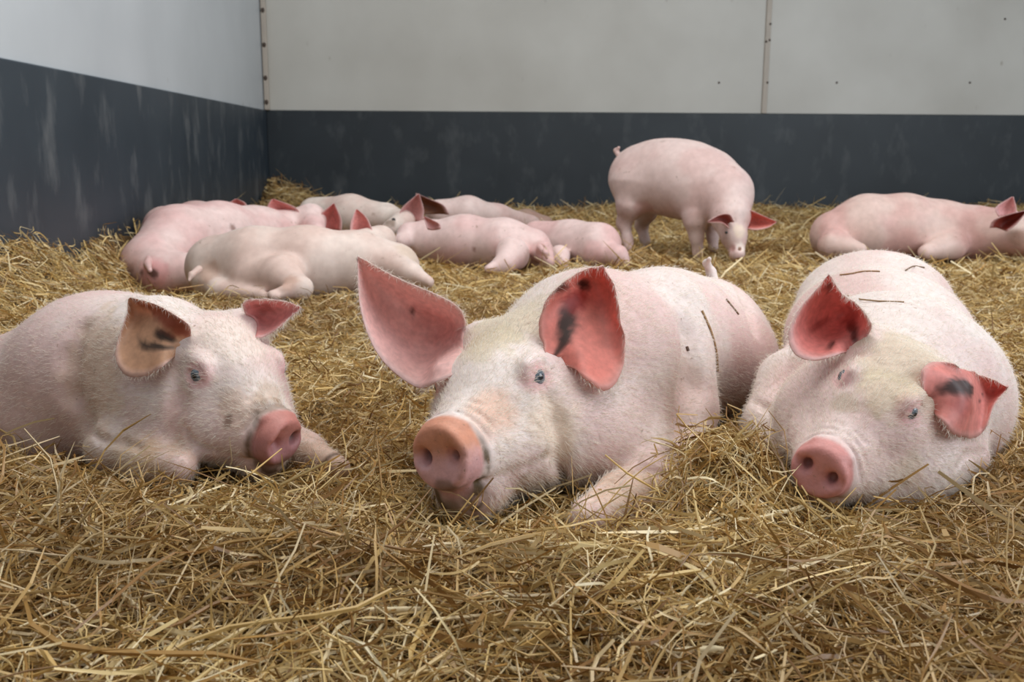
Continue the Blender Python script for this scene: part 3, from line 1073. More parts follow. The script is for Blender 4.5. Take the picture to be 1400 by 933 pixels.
# ================================================================== pig on the left
def pig_left():
    S = Sculpt()
    s = 0.86
    R = head_frame(math.radians(42), math.radians(8), math.radians(4))
    o = P(388, 606, 1.50) - R @ (SNOUT * s)
    # neck and trunk, lower towards the rump out of the frame
    sh = P(120, 520, 1.86)
    S.ell(P(150, 515, 1.84), (0.17, 0.17, 0.155), 0.05)
    S.cone(P(215, 500, 1.74), P(150, 520, 1.82), 0.125, 0.14, 0.06)
    S.cone(P(120, 535, 1.84), P(20, 560, 1.86), 0.150, 0.125, 0.06)
    S.cone(P(20, 560, 1.86), P(-130, 575, 1.90), 0.128, 0.125, 0.06)
    S.circ([(60, 590, 62, 1.76)], 0.05)
    S.ell(P(210, 560, 1.68), (0.09, 0.09, 0.085), 0.05)
    # near foreleg folded under the cheek
    S.circ([(140, 590, 40, 1.74), (160, 608, 34, 1.62), (205, 632, 27, 1.56), (248, 640, 20, 1.51)], 0.03)
    # far foreleg stretched past the snout
    S.circ([(330, 590, 36, 1.72), (415, 618, 24, 1.66), (462, 640, 17, 1.60)], 0.03)
    eyes = add_head(S, o, R, s, snout=0.9, sn=(1, 0.42, -0.10), muzzle=1.08, jowl=1.05)
    crease(S, [(122, 585), (140, 602), (170, 606), (190, 612)], 1.3, 2.2, 0.004, 0.012)
    crease(S, [(110, 450), (95, 490), (100, 540), (122, 582)], 1.3, 2.2, 0.003, 0.04)
    crease(S, [(240, 505), (244, 545), (236, 590)], 1.2, 2.2, 0.002, 0.03)
    root = pig_root((o[0] - 0.2, o[1] + 0.2, 0.0), 'pale pig at the left resting its chin on straw, with tan folded ear')
    reg = [
        (0, P(140, 520, 1.66), (0.07, 0.15, 0.12), srgb(210, 184, 156), 0.6, 0.6),
        (0, P(60, 560, 1.70), (0.16, 0.2, 0.10), srgb(214, 184, 176), 0.5, 0.6),
        (1, (0.10, -0.09, -0.06), (0.06, 0.05, 0.06), srgb(230, 194, 188), 0.6, 0.4),
        (1, (0.20, -0.04, -0.03), (0.06, 0.04, 0.05), srgb(214, 184, 164), 0.6, 0.5),
        (1, (0.205, -0.055, -0.045), (0.014, 0.02, 0.014), srgb(120, 88, 70), 0.7, 0.7),
        (1, (0.17, -0.075, -0.075), (0.012, 0.02, 0.012), srgb(140, 110, 90), 0.6, 0.7),
        (1, (0.25, 0.0, -0.01), (0.025, 0.05, 0.03), srgb(120, 94, 72), 0.75, 0.8),
        (1, (0.21, 0.01, 0.005), (0.04, 0.03, 0.03), srgb(168, 136, 104), 0.5, 0.9),
        (1, (0.09, 0.0, 0.08), (0.1, 0.08, 0.04), srgb(232, 218, 206), 0.6, 0.3),
        (0, P(215, 632, 1.56), (0.09, 0.08, 0.05), srgb(190, 156, 112), 0.7, 0.4),
        (0, P(440, 630, 1.62), (0.09, 0.08, 0.05), srgb(180, 144, 108), 0.6, 0.4),
    ] + eye_regions(1, eyes)
    sp = snout_post(1, S, srgb(182, 118, 108), srgb(176, 124, 126), srgb(96, 72, 52), 1.0, 4)
    V, Q = body(root, S, 0.0048, 23, reg, M_SKIN, post=sp)
    for c, r in eyes:
        make_eye(root, o, R, s, c, r)
    bl = srgb(44, 32, 24)  # near-black that paints the shaded ear opening, mixed with dirt
    e1 = make_ear(root,
                  [(262, 462, 1.60), (258, 446, 1.595), (240, 432, 1.60), (212, 417, 1.62), (178, 407, 1.64)],
                  [(250, 472, 1.64), (228, 466, 1.66), (205, 455, 1.655), (190, 430, 1.65), (176, 409, 1.64)],
                  [(242, 486, 1.60), (224, 499, 1.585), (200, 513, 1.575), (172, 513, 1.575), (158, 490, 1.59), (163, 460, 1.61), (174, 430, 1.63), (175, 410, 1.64)],
                  0.005, srgb(206, 160, 126), srgb(232, 200, 190),
                  [(0.22, 0.42, 0.14, 0.10, bl, 0.95), (0.30, 0.66, 0.20, 0.06, bl, 0.9), (0.45, 0.14, 0.6, 0.16, srgb(158, 84, 58), 0.85),
                   (0.2, 0.15, 0.2, 0.2, srgb(150, 80, 62), 0.7)], seed=7, S=S)
    e2 = make_ear(root,
                  [(336, 432, 1.70), (334, 414, 1.70), (360, 410, 1.70), (390, 413, 1.70), (411, 421, 1.70)],
                  [(350, 445, 1.735), (362, 432, 1.74), (375, 428, 1.735), (392, 424, 1.72), (411, 421, 1.70)],
                  [(348, 462, 1.68), (364, 458, 1.68), (382, 447, 1.68), (396, 434, 1.69), (411, 422, 1.70)],
                  0.005, srgb(236, 168, 164), srgb(230, 190, 186), [(0.35, 0.35, 0.2, 0.18, srgb(150, 84, 74), 0.6)], seed=9, S=S)
    nrm = vert_normals(V, Q)
    nose = o + R @ (SNOUT * s)
    q = rim_w(V, S, 1)
    wgt = np.where(q[:, 0] > 0.252, 0.0, np.where(q[:, 0] > -0.12, 1.0, 0.4))
    add_bristles(root, V, nrm, nose, 38000, 0.014, 0.00023, 2, wgt, ears=(e1, e2))
    for i, e in enumerate((e1, e2)):
        add_bristles(root, e[2], e[3] / np.linalg.norm(e[3], axis=1, keepdims=True), nose, 500, 0.010, 0.0002, 30 + i, flow=e[3])
    finish(root)


# ================================================================== pig on the right
def pig_right():
    S = Sculpt()
    s = 0.87
    R = head_frame(math.radians(-37), math.radians(5), math.radians(22))
    o = P(1117, 648, 1.42) - R @ (SNOUT * s)
    S.ell(P(1205, 530, 1.88), (0.200, 0.20, 0.165), 0.05)
    S.ell(P(1270, 545, 1.86), (0.145, 0.17, 0.145), 0.06)
    S.ell(P(1200, 470, 2.15), (0.195, 0.25, 0.165), 0.06)
    S.ell(P(1195, 425, 2.38), (0.185, 0.18, 0.145), 0.06)
    S.cone(o + np.array([0.0, 0.03, -0.03]), P(1215, 520, 1.80), 0.115, 0.15, 0.09)
    S.ell(P(1230, 610, 1.66), (0.13, 0.11, 0.075), 0.05)
    # folded foreleg on its right side
    S.circ([(1075, 520, 40, 1.84), (1054, 580, 34, 1.76), (1060, 640, 28, 1.64)], 0.03)
    # foot peeping out
    S.circ([(1300, 600, 36, 1.72), (1332, 628, 18, 1.64)], 0.03)
    eyes = add_head(S, o, R, s, closed=True, jowl=1.25, snout=0.92, muzzle=1.1, eye=(0.112, 0.064, 0.046))
    crease(S, [(1030, 548), (1046, 556), (1056, 575)], 1.3, 2.4, 0.004, 0.012)
    crease(S, [(1308, 640), (1322, 622), (1345, 618)], 1.3, 2.4, 0.004, 0.012)
    root = pig_root((o[0], o[1] + 0.25, 0.0), 'drowsy pale pig lying at the right with head tilted and ears spread')
    reg = [
        (1, (0.03, 0.0, 0.09), (0.12, 0.09, 0.06), srgb(204, 188, 162), 0.75, 0.6),
        (1, (0.13, 0.01, 0.06), (0.06, 0.05, 0.04), srgb(202, 186, 154), 0.6, 0.6),
        (1, (0.05, 0.075, 0.045), (0.05, 0.04, 0.03), srgb(172, 144, 116), 0.6, 0.6),
        (1, (0.175, -0.02, 0.03), (0.02, 0.05, 0.03), srgb(166, 146, 112), 0.5, 0.7),
        (1, (0.13, 0.085, -0.05), (0.05, 0.05, 0.04), srgb(216, 198, 176), 0.6, 0.5),
        (1, (0.20, 0.05, -0.03), (0.05, 0.04, 0.04), srgb(234, 206, 200), 0.5, 0.4),
        (1, (0.05, 0.11, -0.07), (0.07, 0.05, 0.06), srgb(228, 188, 184), 0.6, 0.4),
        (1, (0.122, 0.078, 0.0), (0.010, 0.02, 0.016), srgb(170, 136, 104), 0.6, 0.5),
        (0, P(1060, 640, 1.62), (0.06, 0.1, 0.06), srgb(196, 160, 130), 0.5, 0.5),
    ] + eye_regions(1, eyes)
    sp = snout_post(1, S, srgb(208, 142, 136), srgb(206, 144, 142), srgb(150, 110, 92), 0.3, 5)
    V, Q = body(root, S, 0.0048, 37, reg, M_SKIN, post=sp)
    for c, r in eyes:
        make_eye(root, o, R, s, c, r, closed=True)
    bl = srgb(50, 30, 24)  # dark tone for painted shade inside the ears and for dirt specks
    e1 = make_ear(root,
                  [(1186, 462, 1.62), (1190, 444, 1.61), (1172, 418, 1.61), (1150, 402, 1.62), (1134, 376, 1.64)],
                  [(1165, 478, 1.65), (1160, 455, 1.69), (1145, 435, 1.70), (1135, 405, 1.67), (1133, 376, 1.64)],
                  [(1160, 480, 1.605), (1140, 486, 1.58), (1112, 492, 1.575), (1088, 484, 1.58), (1079, 458, 1.595), (1092, 425, 1.615), (1116, 397, 1.63), (1133, 376, 1.64)],
                  0.0055, srgb(234, 146, 138), srgb(238, 208, 202),
                  [(0.16, 0.36, 0.14, 0.14, bl, 0.85), (0.32, 0.30, 0.2, 0.18, srgb(160, 60, 52), 0.6), (0.26, 0.82, 0.03, 0.06, bl, 0.85),
                   (0.86, 0.5, 0.05, 0.2, srgb(100, 70, 56), 0.7), (0.5, 0.7, 0.03, 0.12, srgb(150, 60, 54), 0.6)], seed=13, S=S)
    e2 = make_ear(root,
                  [(1264, 536, 1.60), (1260, 508, 1.595), (1278, 494, 1.59), (1310, 502, 1.60), (1345, 515, 1.62), (1378, 529, 1.64)],
                  [(1269, 549, 1.63), (1298, 537, 1.665), (1325, 538, 1.67), (1350, 535, 1.66), (1378, 529, 1.64)],
                  [(1276, 562, 1.58), (1289, 578, 1.57), (1308, 596, 1.565), (1336, 598, 1.575), (1350, 580, 1.59), (1358, 555, 1.61), (1378, 530, 1.64)],
                  0.0055, srgb(232, 148, 138), srgb(234, 198, 190),
                  [(0.22, 0.40, 0.20, 0.13, bl, 0.95), (0.25, 0.7, 0.16, 0.12, srgb(176, 66, 58), 0.5), (0.6, 0.62, 0.03, 0.03, bl, 0.7), (0.7, 0.55, 0.03, 0.03, bl, 0.6)],
                  seed=17, S=S, wavy=0.0015)
    nrm = vert_normals(V, Q)
    nose = o + R @ (SNOUT * s)
    q = rim_w(V, S, 1)
    wgt = np.where(q[:, 0] > 0.252, 0.0, np.where(q[:, 0] > -0.12, 1.0, 0.35))
    add_bristles(root, V, nrm, nose, 44000, 0.016, 0.00025, 3, wgt, ears=(e1, e2))
    for i, e in enumerate((e1, e2)):
        add_bristles(root, e[2], e[3] / np.linalg.norm(e[3], axis=1, keepdims=True), nose, 600, 0.012, 0.0002, 40 + i, flow=e[3])
    finish(root)


# ================================================================== pigs further back
def far_pig(label, chains, ears=(), subs=(), regions=(), seed=0, tail=None, h=0.011, pale=srgb(222, 199, 193), pink=srgb(214, 184, 178), eye=(), Yb=None):
    S = Sculpt()
    allp = []
    for k, pts in chains:
        allp += [c for c, r in S.circ(pts, k)]
    for k, pts in subs:
        S.circ(pts, k, '-')
    c = np.mean(allp, axis=0)
    root = pig_root((c[0], c[1], 0.0), label)
    reg = []
    for x, y, rp, Y, col, amt in regions:
        p = skin_hit(S, x, y, Y - 0.4, Y + 0.5)
        reg.append((0, p, np.full(3, rp * depth_of(p) / FPX), col, amt, 0.4))
    body(root, S, h, seed, reg, M_SKIN_FAR, pale, pink)
    for k, e in enumerate(ears):
        make_ear(root, e[0], e[1], e[2], 0.008, e[3] if len(e) > 3 else srgb(232, 158, 152), e[4] if len(e) > 4 else srgb(234, 196, 192), nt=14, ns=9, seed=seed + k)
    if tail:
        T = Sculpt()
        T.circ(tail, 0.01)
        v, q, _ = T.mesh(0.005)
        link('tail', make_mesh('tail', v, q, np.tile(pink, (len(v), 1))), M_SKIN_FAR, root)
    for x, y, rp, Y in eye:
        E = Sculpt()
        c = P(x, y, Y)
        E.ell(c, rp * depth_of(c) / FPX, 0.01)
        v, q, _ = E.mesh(0.004)
        link('eye', make_mesh('eye', v, q, np.tile((0.03, 0.025, 0.025), (len(v), 1))), M_EYE, root)
    finish(root)
    return root


DK = srgb(92, 60, 54)


def pigs_back():
    rosy, rpale = srgb(220, 182, 178), srgb(226, 200, 195)
    # E: nearest of the heap, on its side, rump to the left
    far_pig('pale pig asleep on its side, nearest of the sleeping heap', [
        (0.05, [(298, 366, 44, 3.95), (350, 362, 49, 3.9), (420, 358, 46, 3.9), (490, 360, 41, 3.95), (540, 366, 34, 3.95)]),
        (0.04, [(345, 385, 30, 3.78), (385, 380, 28, 3.72), (412, 394, 13, 3.62), (372, 404, 7, 3.55)]),
        (0.03, [(285, 385, 22, 3.85), (300, 398, 13, 3.75), (360, 406, 8, 3.62)]),
        (0.03, [(535, 365, 28, 3.9), (560, 375, 16, 3.8), (586, 386, 8, 3.72)]),
        (0.04, [(490, 345, 30, 4.1), (520, 330, 22, 4.25)])],
        ears=[([(480, 322, 4.15), (480, 305, 4.16), (487, 286, 4.18)], [(493, 320, 4.2), (495, 305, 4.2), (488, 287, 4.19)], [(508, 322, 4.12), (508, 314, 4.14), (500, 297, 4.17), (488, 286, 4.18)])],
        subs=[(0.02, [(382, 398, 4, 3.55), (395, 380, 5, 3.5), (400, 360, 3, 3.55)]), (0.01, [(276, 376, 3, 3.6), (280, 382, 3, 3.6)])],
        regions=[(285, 372, 18, 3.7, srgb(188, 150, 128), 0.6), (395, 385, 14, 3.6, srgb(196, 156, 136), 0.6), (560, 345, 20, 3.8, srgb(206, 184, 160), 0.5)],
        seed=41, pale=srgb(222, 204, 194), pink=srgb(213, 187, 176), tail=[(272, 368, 5, 3.75), (262, 376, 4, 3.68), (258, 384, 2, 3.66)])
    # D: pink, rump towards the viewer
    far_pig('pink pig lying rump first with dark mark under its tail', [
        (0.06, [(208, 362, 42, 4.22), (245, 330, 46, 4.47), (300, 325, 46, 4.67), (352, 325, 40, 4.87), (395, 318, 28, 5.02)]),
        (0.05, [(220, 375, 32, 4.12), (262, 372, 26, 4.17)]),
        (0.04, [(395, 312, 24, 5.02), (425, 300, 19, 5.02), (432, 318, 14, 4.87)])],
        ears=[([(380, 300, 4.98), (366, 285, 4.98), (372, 272, 4.98)], [(396, 298, 5.02), (385, 287, 5.02), (373, 273, 4.99)], [(410, 304, 4.95), (406, 286, 4.96), (374, 272, 4.98)]),
              ([(440, 316, 4.95), (437, 296, 4.96), (456, 278, 4.98)], [(452, 315, 5.02), (453, 298, 5.02), (456, 279, 4.99)], [(466, 316, 4.94), (466, 300, 4.95), (457, 278, 4.98)], srgb(226, 140, 134))],
        regions=[(208, 375, 24, 4.07, srgb(226, 160, 160), 0.7), (209, 374, 7, 4.04, DK, 0.95), (193, 373, 5, 4.07, DK, 0.8), (318, 311, 5, 4.42, srgb(120, 84, 70), 0.8), (178, 368, 8, 4.12, srgb(170, 130, 116), 0.5)],
        seed=43, pale=rpale, pink=rosy, tail=[(205, 352, 6, 4.10), (202, 362, 5, 4.02), (205, 370, 3, 3.88)])
    # M: behind D, mostly hidden
    far_pig('greyish pink pig half hidden behind the pink pig by the blue wall', [
        (0.05, [(226, 312, 30, 4.62), (270, 312, 34, 4.9), (320, 308, 26, 5.25)])],
        ears=[([(312, 286, 5.3), (314, 278, 5.3), (322, 272, 5.3)], [(322, 286, 5.34), (323, 280, 5.34), (323, 273, 5.31)], [(338, 286, 5.3), (335, 278, 5.3), (324, 272, 5.3)])],
        seed=47, pale=srgb(206, 178, 172), pink=srgb(200, 160, 156), h=0.014)
    # F: grey-white, behind, head to the right with muddy face
    far_pig('whitish pig behind the heap with a muddy face turned right', [
        (0.05, [(430, 292, 22, 5.7), (480, 294, 26, 5.6), (525, 300, 22, 5.5)]),
        (0.03, [(530, 298, 18, 5.5), (552, 304, 15, 5.4), (532, 312, 10, 5.25)])],
        ears=[([(546, 300, 5.35), (550, 285, 5.35), (572, 265, 5.36)], [(560, 300, 5.42), (564, 285, 5.42), (572, 266, 5.38)], [(576, 306, 5.34), (579, 288, 5.35), (573, 265, 5.36)], srgb(222, 170, 166))],
        regions=[(534, 303, 9, 5.2, srgb(120, 100, 82), 0.8)], seed=53, pale=srgb(222, 208, 198), pink=srgb(212, 188, 178), eye=[(538, 301, 3.0, 5.27)])
    # G: behind, big ear shown dark inside
    far_pig('pale pig by the dark back wall with one large open ear', [
        (0.05, [(600, 292, 19, 6.0), (640, 292, 22, 6.0), (680, 300, 19, 6.1), (725, 308, 14, 6.2)])],
        ears=[([(572, 292, 5.8), (568, 276, 5.8), (569, 264, 5.8)], [(592, 292, 5.86), (586, 280, 5.88), (571, 266, 5.82)], [(614, 294, 5.8), (606, 281, 5.8), (586, 272, 5.8), (570, 265, 5.8)], srgb(140, 96, 72))],
        seed=59)
    # J: just a back in the straw
    far_pig('grey brown back of a pig sunk in straw at the back wall', [
        (0.05, [(690, 303, 13, 6.9), (720, 302, 14, 6.9), (745, 306, 11, 6.9)])], seed=61, pale=srgb(176, 148, 132), pink=srgb(166, 134, 120), h=0.014)
    # H: pink, rump to the right
    far_pig('pink pig curled with rump and hind foot toward the viewer, mid heap', [
        (0.05, [(585, 330, 28, 4.95), (635, 332, 36, 4.9), (690, 335, 34, 4.8), (726, 340, 28, 4.75)]),
        (0.03, [(585, 326, 24, 4.95), (560, 322, 16, 4.95), (548, 330, 10, 4.85)]),
        (0.03, [(700, 348, 24, 4.6), (690, 360, 13, 4.5), (668, 368, 6, 4.45)]),
        (0.02, [(742, 345, 16, 4.65), (752, 358, 7, 4.6)])],
        ears=[([(585, 312, 4.7), (582, 304, 4.7), (578, 296, 4.7)], [(592, 314, 4.72), (590, 306, 4.73), (580, 297, 4.71)], [(602, 312, 4.69), (600, 306, 4.7), (580, 296, 4.7)], srgb(222, 170, 166))],
        subs=[(0.015, [(672, 352, 3, 4.45), (684, 335, 3, 4.45), (700, 322, 2, 4.5)])],
        regions=[(740, 342, 9, 4.45, srgb(150, 96, 80), 0.8), (648, 341, 4, 4.5, srgb(150, 100, 92), 0.7)],
        seed=67, pale=rpale, pink=rosy, tail=[(738, 338, 4, 4.55), (746, 346, 3.5, 4.5), (748, 353, 2, 4.5)])
    # I: rump to the right
    far_pig('smooth pink pig seen from its rump, lying just left of the standing pig', [
        (0.05, [(735, 326, 24, 5.2), (780, 334, 31, 5.1), (818, 336, 32, 4.95)]),
        (0.03, [(822, 345, 24, 4.9), (845, 350, 13, 4.8), (857, 360, 5, 4.78)]),
        (0.03, [(765, 350, 15, 4.9), (770, 362, 7, 4.8)])],
        regions=[(810, 345, 16, 4.8, srgb(226, 176, 174), 0.5)], seed=71, pale=rpale, pink=rosy)
    # L: long pig at right
    far_pig('long pig stretched on its belly along the back at the far right', [
        (0.06, [(1142, 322, 34, 5.3), (1185, 312, 43, 5.3), (1235, 312, 44, 5.3), (1285, 317, 40, 5.3), (1330, 320, 36, 5.25)]),
        (0.05, [(1335, 318, 34, 5.25), (1372, 318, 30, 5.15), (1400, 326, 22, 5.05), (1425, 332, 15, 4.95)]),
        (0.03, [(1140, 335, 22, 5.15), (1175, 342, 10, 5.05)]),
        (0.03, [(1300, 335, 22, 5.15), (1265, 345, 10, 5.05)])],
        ears=[([(1366, 296, 5.0), (1362, 284, 5.0), (1384, 269, 5.02)], [(1378, 294, 5.04), (1377, 284, 5.05), (1385, 270, 5.03)], [(1388, 296, 4.99), (1389, 284, 5.0), (1385, 269, 5.02)], srgb(232, 182, 180)),
              ([(1354, 312, 4.95), (1358, 302, 4.94), (1378, 294, 4.92), (1402, 288, 4.9)], [(1368, 312, 4.98), (1380, 300, 4.99), (1402, 289, 4.92)], [(1376, 316, 4.93), (1390, 306, 4.91), (1403, 290, 4.9)], srgb(150, 70, 58))],
        regions=[(1388, 306, 12, 4.9, srgb(240, 226, 214), 0.6), (1390, 326, 12, 4.95, srgb(176, 142, 120), 0.5)],
        seed=73, pale=srgb(222, 194, 184), pink=srgb(214, 172, 164))


def pig_standing():
    far_pig('standing pink pig with its nose down rooting in straw', [
        (0.07, [(873, 241, 40, 5.55), (895, 241, 45, 5.5), (920, 243, 48, 5.42), (945, 248, 48.5, 5.35), (968, 256, 46, 5.27)]),
        (0.06, [(968, 256, 46, 5.27), (990, 266, 37, 5.15), (1000, 294, 26, 5.02)]),
        (0.03, [(998, 300, 25, 5.0), (1003, 322, 17, 4.95), (1007, 340, 11.5, 4.92)]),
        (0.008, [(1007, 345, 11, 4.90), (1007.5, 347, 11, 4.895)]),
        (0.09, [(868, 256, 30, 5.46), (862, 280, 18, 5.44)]),
        (0.035, [(862, 280, 18, 5.44), (853, 305, 9, 5.47), (858, 328, 6, 5.44), (860, 339, 6.5, 5.42)]),
        (0.035, [(880, 264, 26, 5.65), (884, 290, 13, 5.68), (877, 308, 8, 5.74), (881, 326, 5.5, 5.72), (883, 334, 6, 5.70)]),
        (0.09, [(954, 270, 28, 5.22), (951, 296, 15, 5.16)]),
        (0.035, [(951, 296, 15, 5.16), (951, 305, 12.5, 5.15), (952, 322, 8.5, 5.15), (954, 346, 7.5, 5.14)]),
        (0.035, [(974, 276, 26, 5.42), (973, 302, 11, 5.44), (974, 322, 7, 5.46), (975, 338, 7, 5.46)])],
        ears=[([(1003, 304, 4.86), (998, 294, 4.86), (985, 294, 4.86), (968, 303, 4.84)], [(996, 306, 4.9), (985, 299, 4.9), (968, 303, 4.85)], [(998, 312, 4.85), (988, 305, 4.84), (978, 304, 4.84), (968, 304, 4.84)], srgb(170, 100, 92), srgb(232, 196, 190)),
              ([(1018, 298, 4.98), (1024, 288, 4.97), (1040, 294, 4.95), (1061, 303, 4.93)], [(1024, 306, 5.02), (1036, 302, 5.02), (1061, 304, 4.94)], [(1020, 312, 4.97), (1034, 314, 4.94), (1050, 311, 4.93), (1061, 304, 4.93)], srgb(240, 150, 138), srgb(234, 196, 190))],
        subs=[(0.012, [(1001, 341, 2.0, 4.84), (1001, 341, 2.5, 4.88)]), (0.012, [(1011, 341, 2.0, 4.85), (1011, 341, 2.5, 4.89)])],
        regions=[(1012, 315, 10, 4.85, srgb(238, 220, 196), 0.6), (1014, 338, 8, 4.85, srgb(240, 226, 214), 0.7), (1001, 340, 6, 4.86, srgb(170, 110, 100), 0.6),
                 (880, 285, 14, 5.6, srgb(190, 134, 126), 0.5), (953, 340, 9, 5.1, srgb(160, 130, 104), 0.5)],
        seed=79, eye=[(993, 318, 2.2, 4.86)], tail=[(846, 212, 4, 5.62), (842, 206, 3, 5.64), (846, 202, 2, 5.62)], h=0.009)


pig_middle()
pig_left()
pig_right()
pigs_back()
pig_standing()

# ------------------------------------------------------------------ straw
#STRAW_BEGIN
MOUNDS = [(*P(975, 640, 1.52)[:2], 0.105, 0.10, 0.105), (*P(630, 705, 1.38)[:2], 0.17, 0.10, -0.055), (*P(215, 388, 3.95)[:2], 0.20, 0.36, -0.13), (*P(1140, 690, 1.41)[:2], 0.13, 0.08, -0.03),
          (*P(330, 700, 1.32)[:2], 0.26, 0.14, 0.04), (*P(80, 690, 1.40)[:2], 0.22, 0.14, 0.025),
          (*P(560, 760, 1.25)[:2], 0.25, 0.12, 0.012), (*P(820, 790, 1.18)[:2], 0.22, 0.12, 0.025),
          (*P(1330, 690, 1.45)[:2], 0.22, 0.14, 0.02)]


def ground(x, y):
    x, y = np.asarray(x, float), np.asarray(y, float)
    p = np.stack([x, y, np.zeros_like(x)], -1).reshape(-1, 3)
    z = (fbm(p, 2.2, 5, 2) - 0.5) * 0.05 + (fbm(p, 7.0, 9, 2) - 0.5) * 0.035
    z = z.reshape(x.shape)
    for mx, my, sx, sy, h in MOUNDS:
        z = z + h * np.exp(-0.5 * (((x - mx) / sx) ** 2 + ((y - my) / sy) ** 2))
    # banked up against the left wall and in the corner
    dl = (x - CORNER[0]) * E1[0] + (y - CORNER[1]) * E1[1]
    db = -((x - CORNER[0]) * E2[0] + (y - CORNER[1]) * E2[1])
    near = sstep(7.5, 4.0, y)
    z = z + (0.10 + 0.21 * near) * np.exp(-np.maximum(dl, 0) / (0.20 + 0.10 * sstep(3.9, 3.2, y)))
    z = z + 0.07 * np.exp(-np.maximum(db, 0) / 0.45) + 0.16 * np.exp(-(dl ** 2 + db ** 2) / 0.3)
    return z - 0.05


def inside_pigs(pts, margin):
    """True where a point is inside (or within margin of) any pig"""
    hit = np.zeros(len(pts), bool)
    for S, lo, hi in PIGS:
        m = ((pts > lo - margin) & (pts < hi + margin)).all(1) & ~hit
        if m.any():
            ii = np.nonzero(m)[0]
            hit[ii] = S.eval(pts[ii]) < margin
    return hit


# packed layer underneath, coloured dark to stand for shade in the gaps
gx = np.concatenate([np.linspace(-2.6, 5.2, 157)])
gy = np.concatenate([np.linspace(0.35, 3.0, 107), np.linspace(3.05, 9.3, 126)])
XX, YY = np.meshgrid(gx, gy, indexing='ij')
ZZ = ground(XX, YY) - 0.022
PV = np.stack([XX, YY, ZZ], -1).reshape(-1, 3)
dl = (PV[:, :2] - CORNER) @ E1
db = -(PV[:, :2] - CORNER) @ E2
nx, ny = XX.shape
gi = np.arange(nx * ny).reshape(nx, ny)
PQ = np.stack([gi[:-1, :-1], gi[1:, :-1], gi[1:, 1:], gi[:-1, 1:]], -1).reshape(-1, 4)
ok = (dl > 0.0) & (db > 0.0)
PQ = PQ[ok[PQ].all(1)]
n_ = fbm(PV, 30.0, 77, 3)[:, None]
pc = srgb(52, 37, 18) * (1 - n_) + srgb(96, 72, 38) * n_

STRAW_COLS = np.array([srgb(226, 198, 138), srgb(208, 172, 106), srgb(242, 224, 182), srgb(178, 136, 74), srgb(216, 184, 120), srgb(136, 98, 50), srgb(234, 212, 162)])
STRAW_P = np.array([0.19, 0.2, 0.11, 0.17, 0.16, 0.10, 0.07])


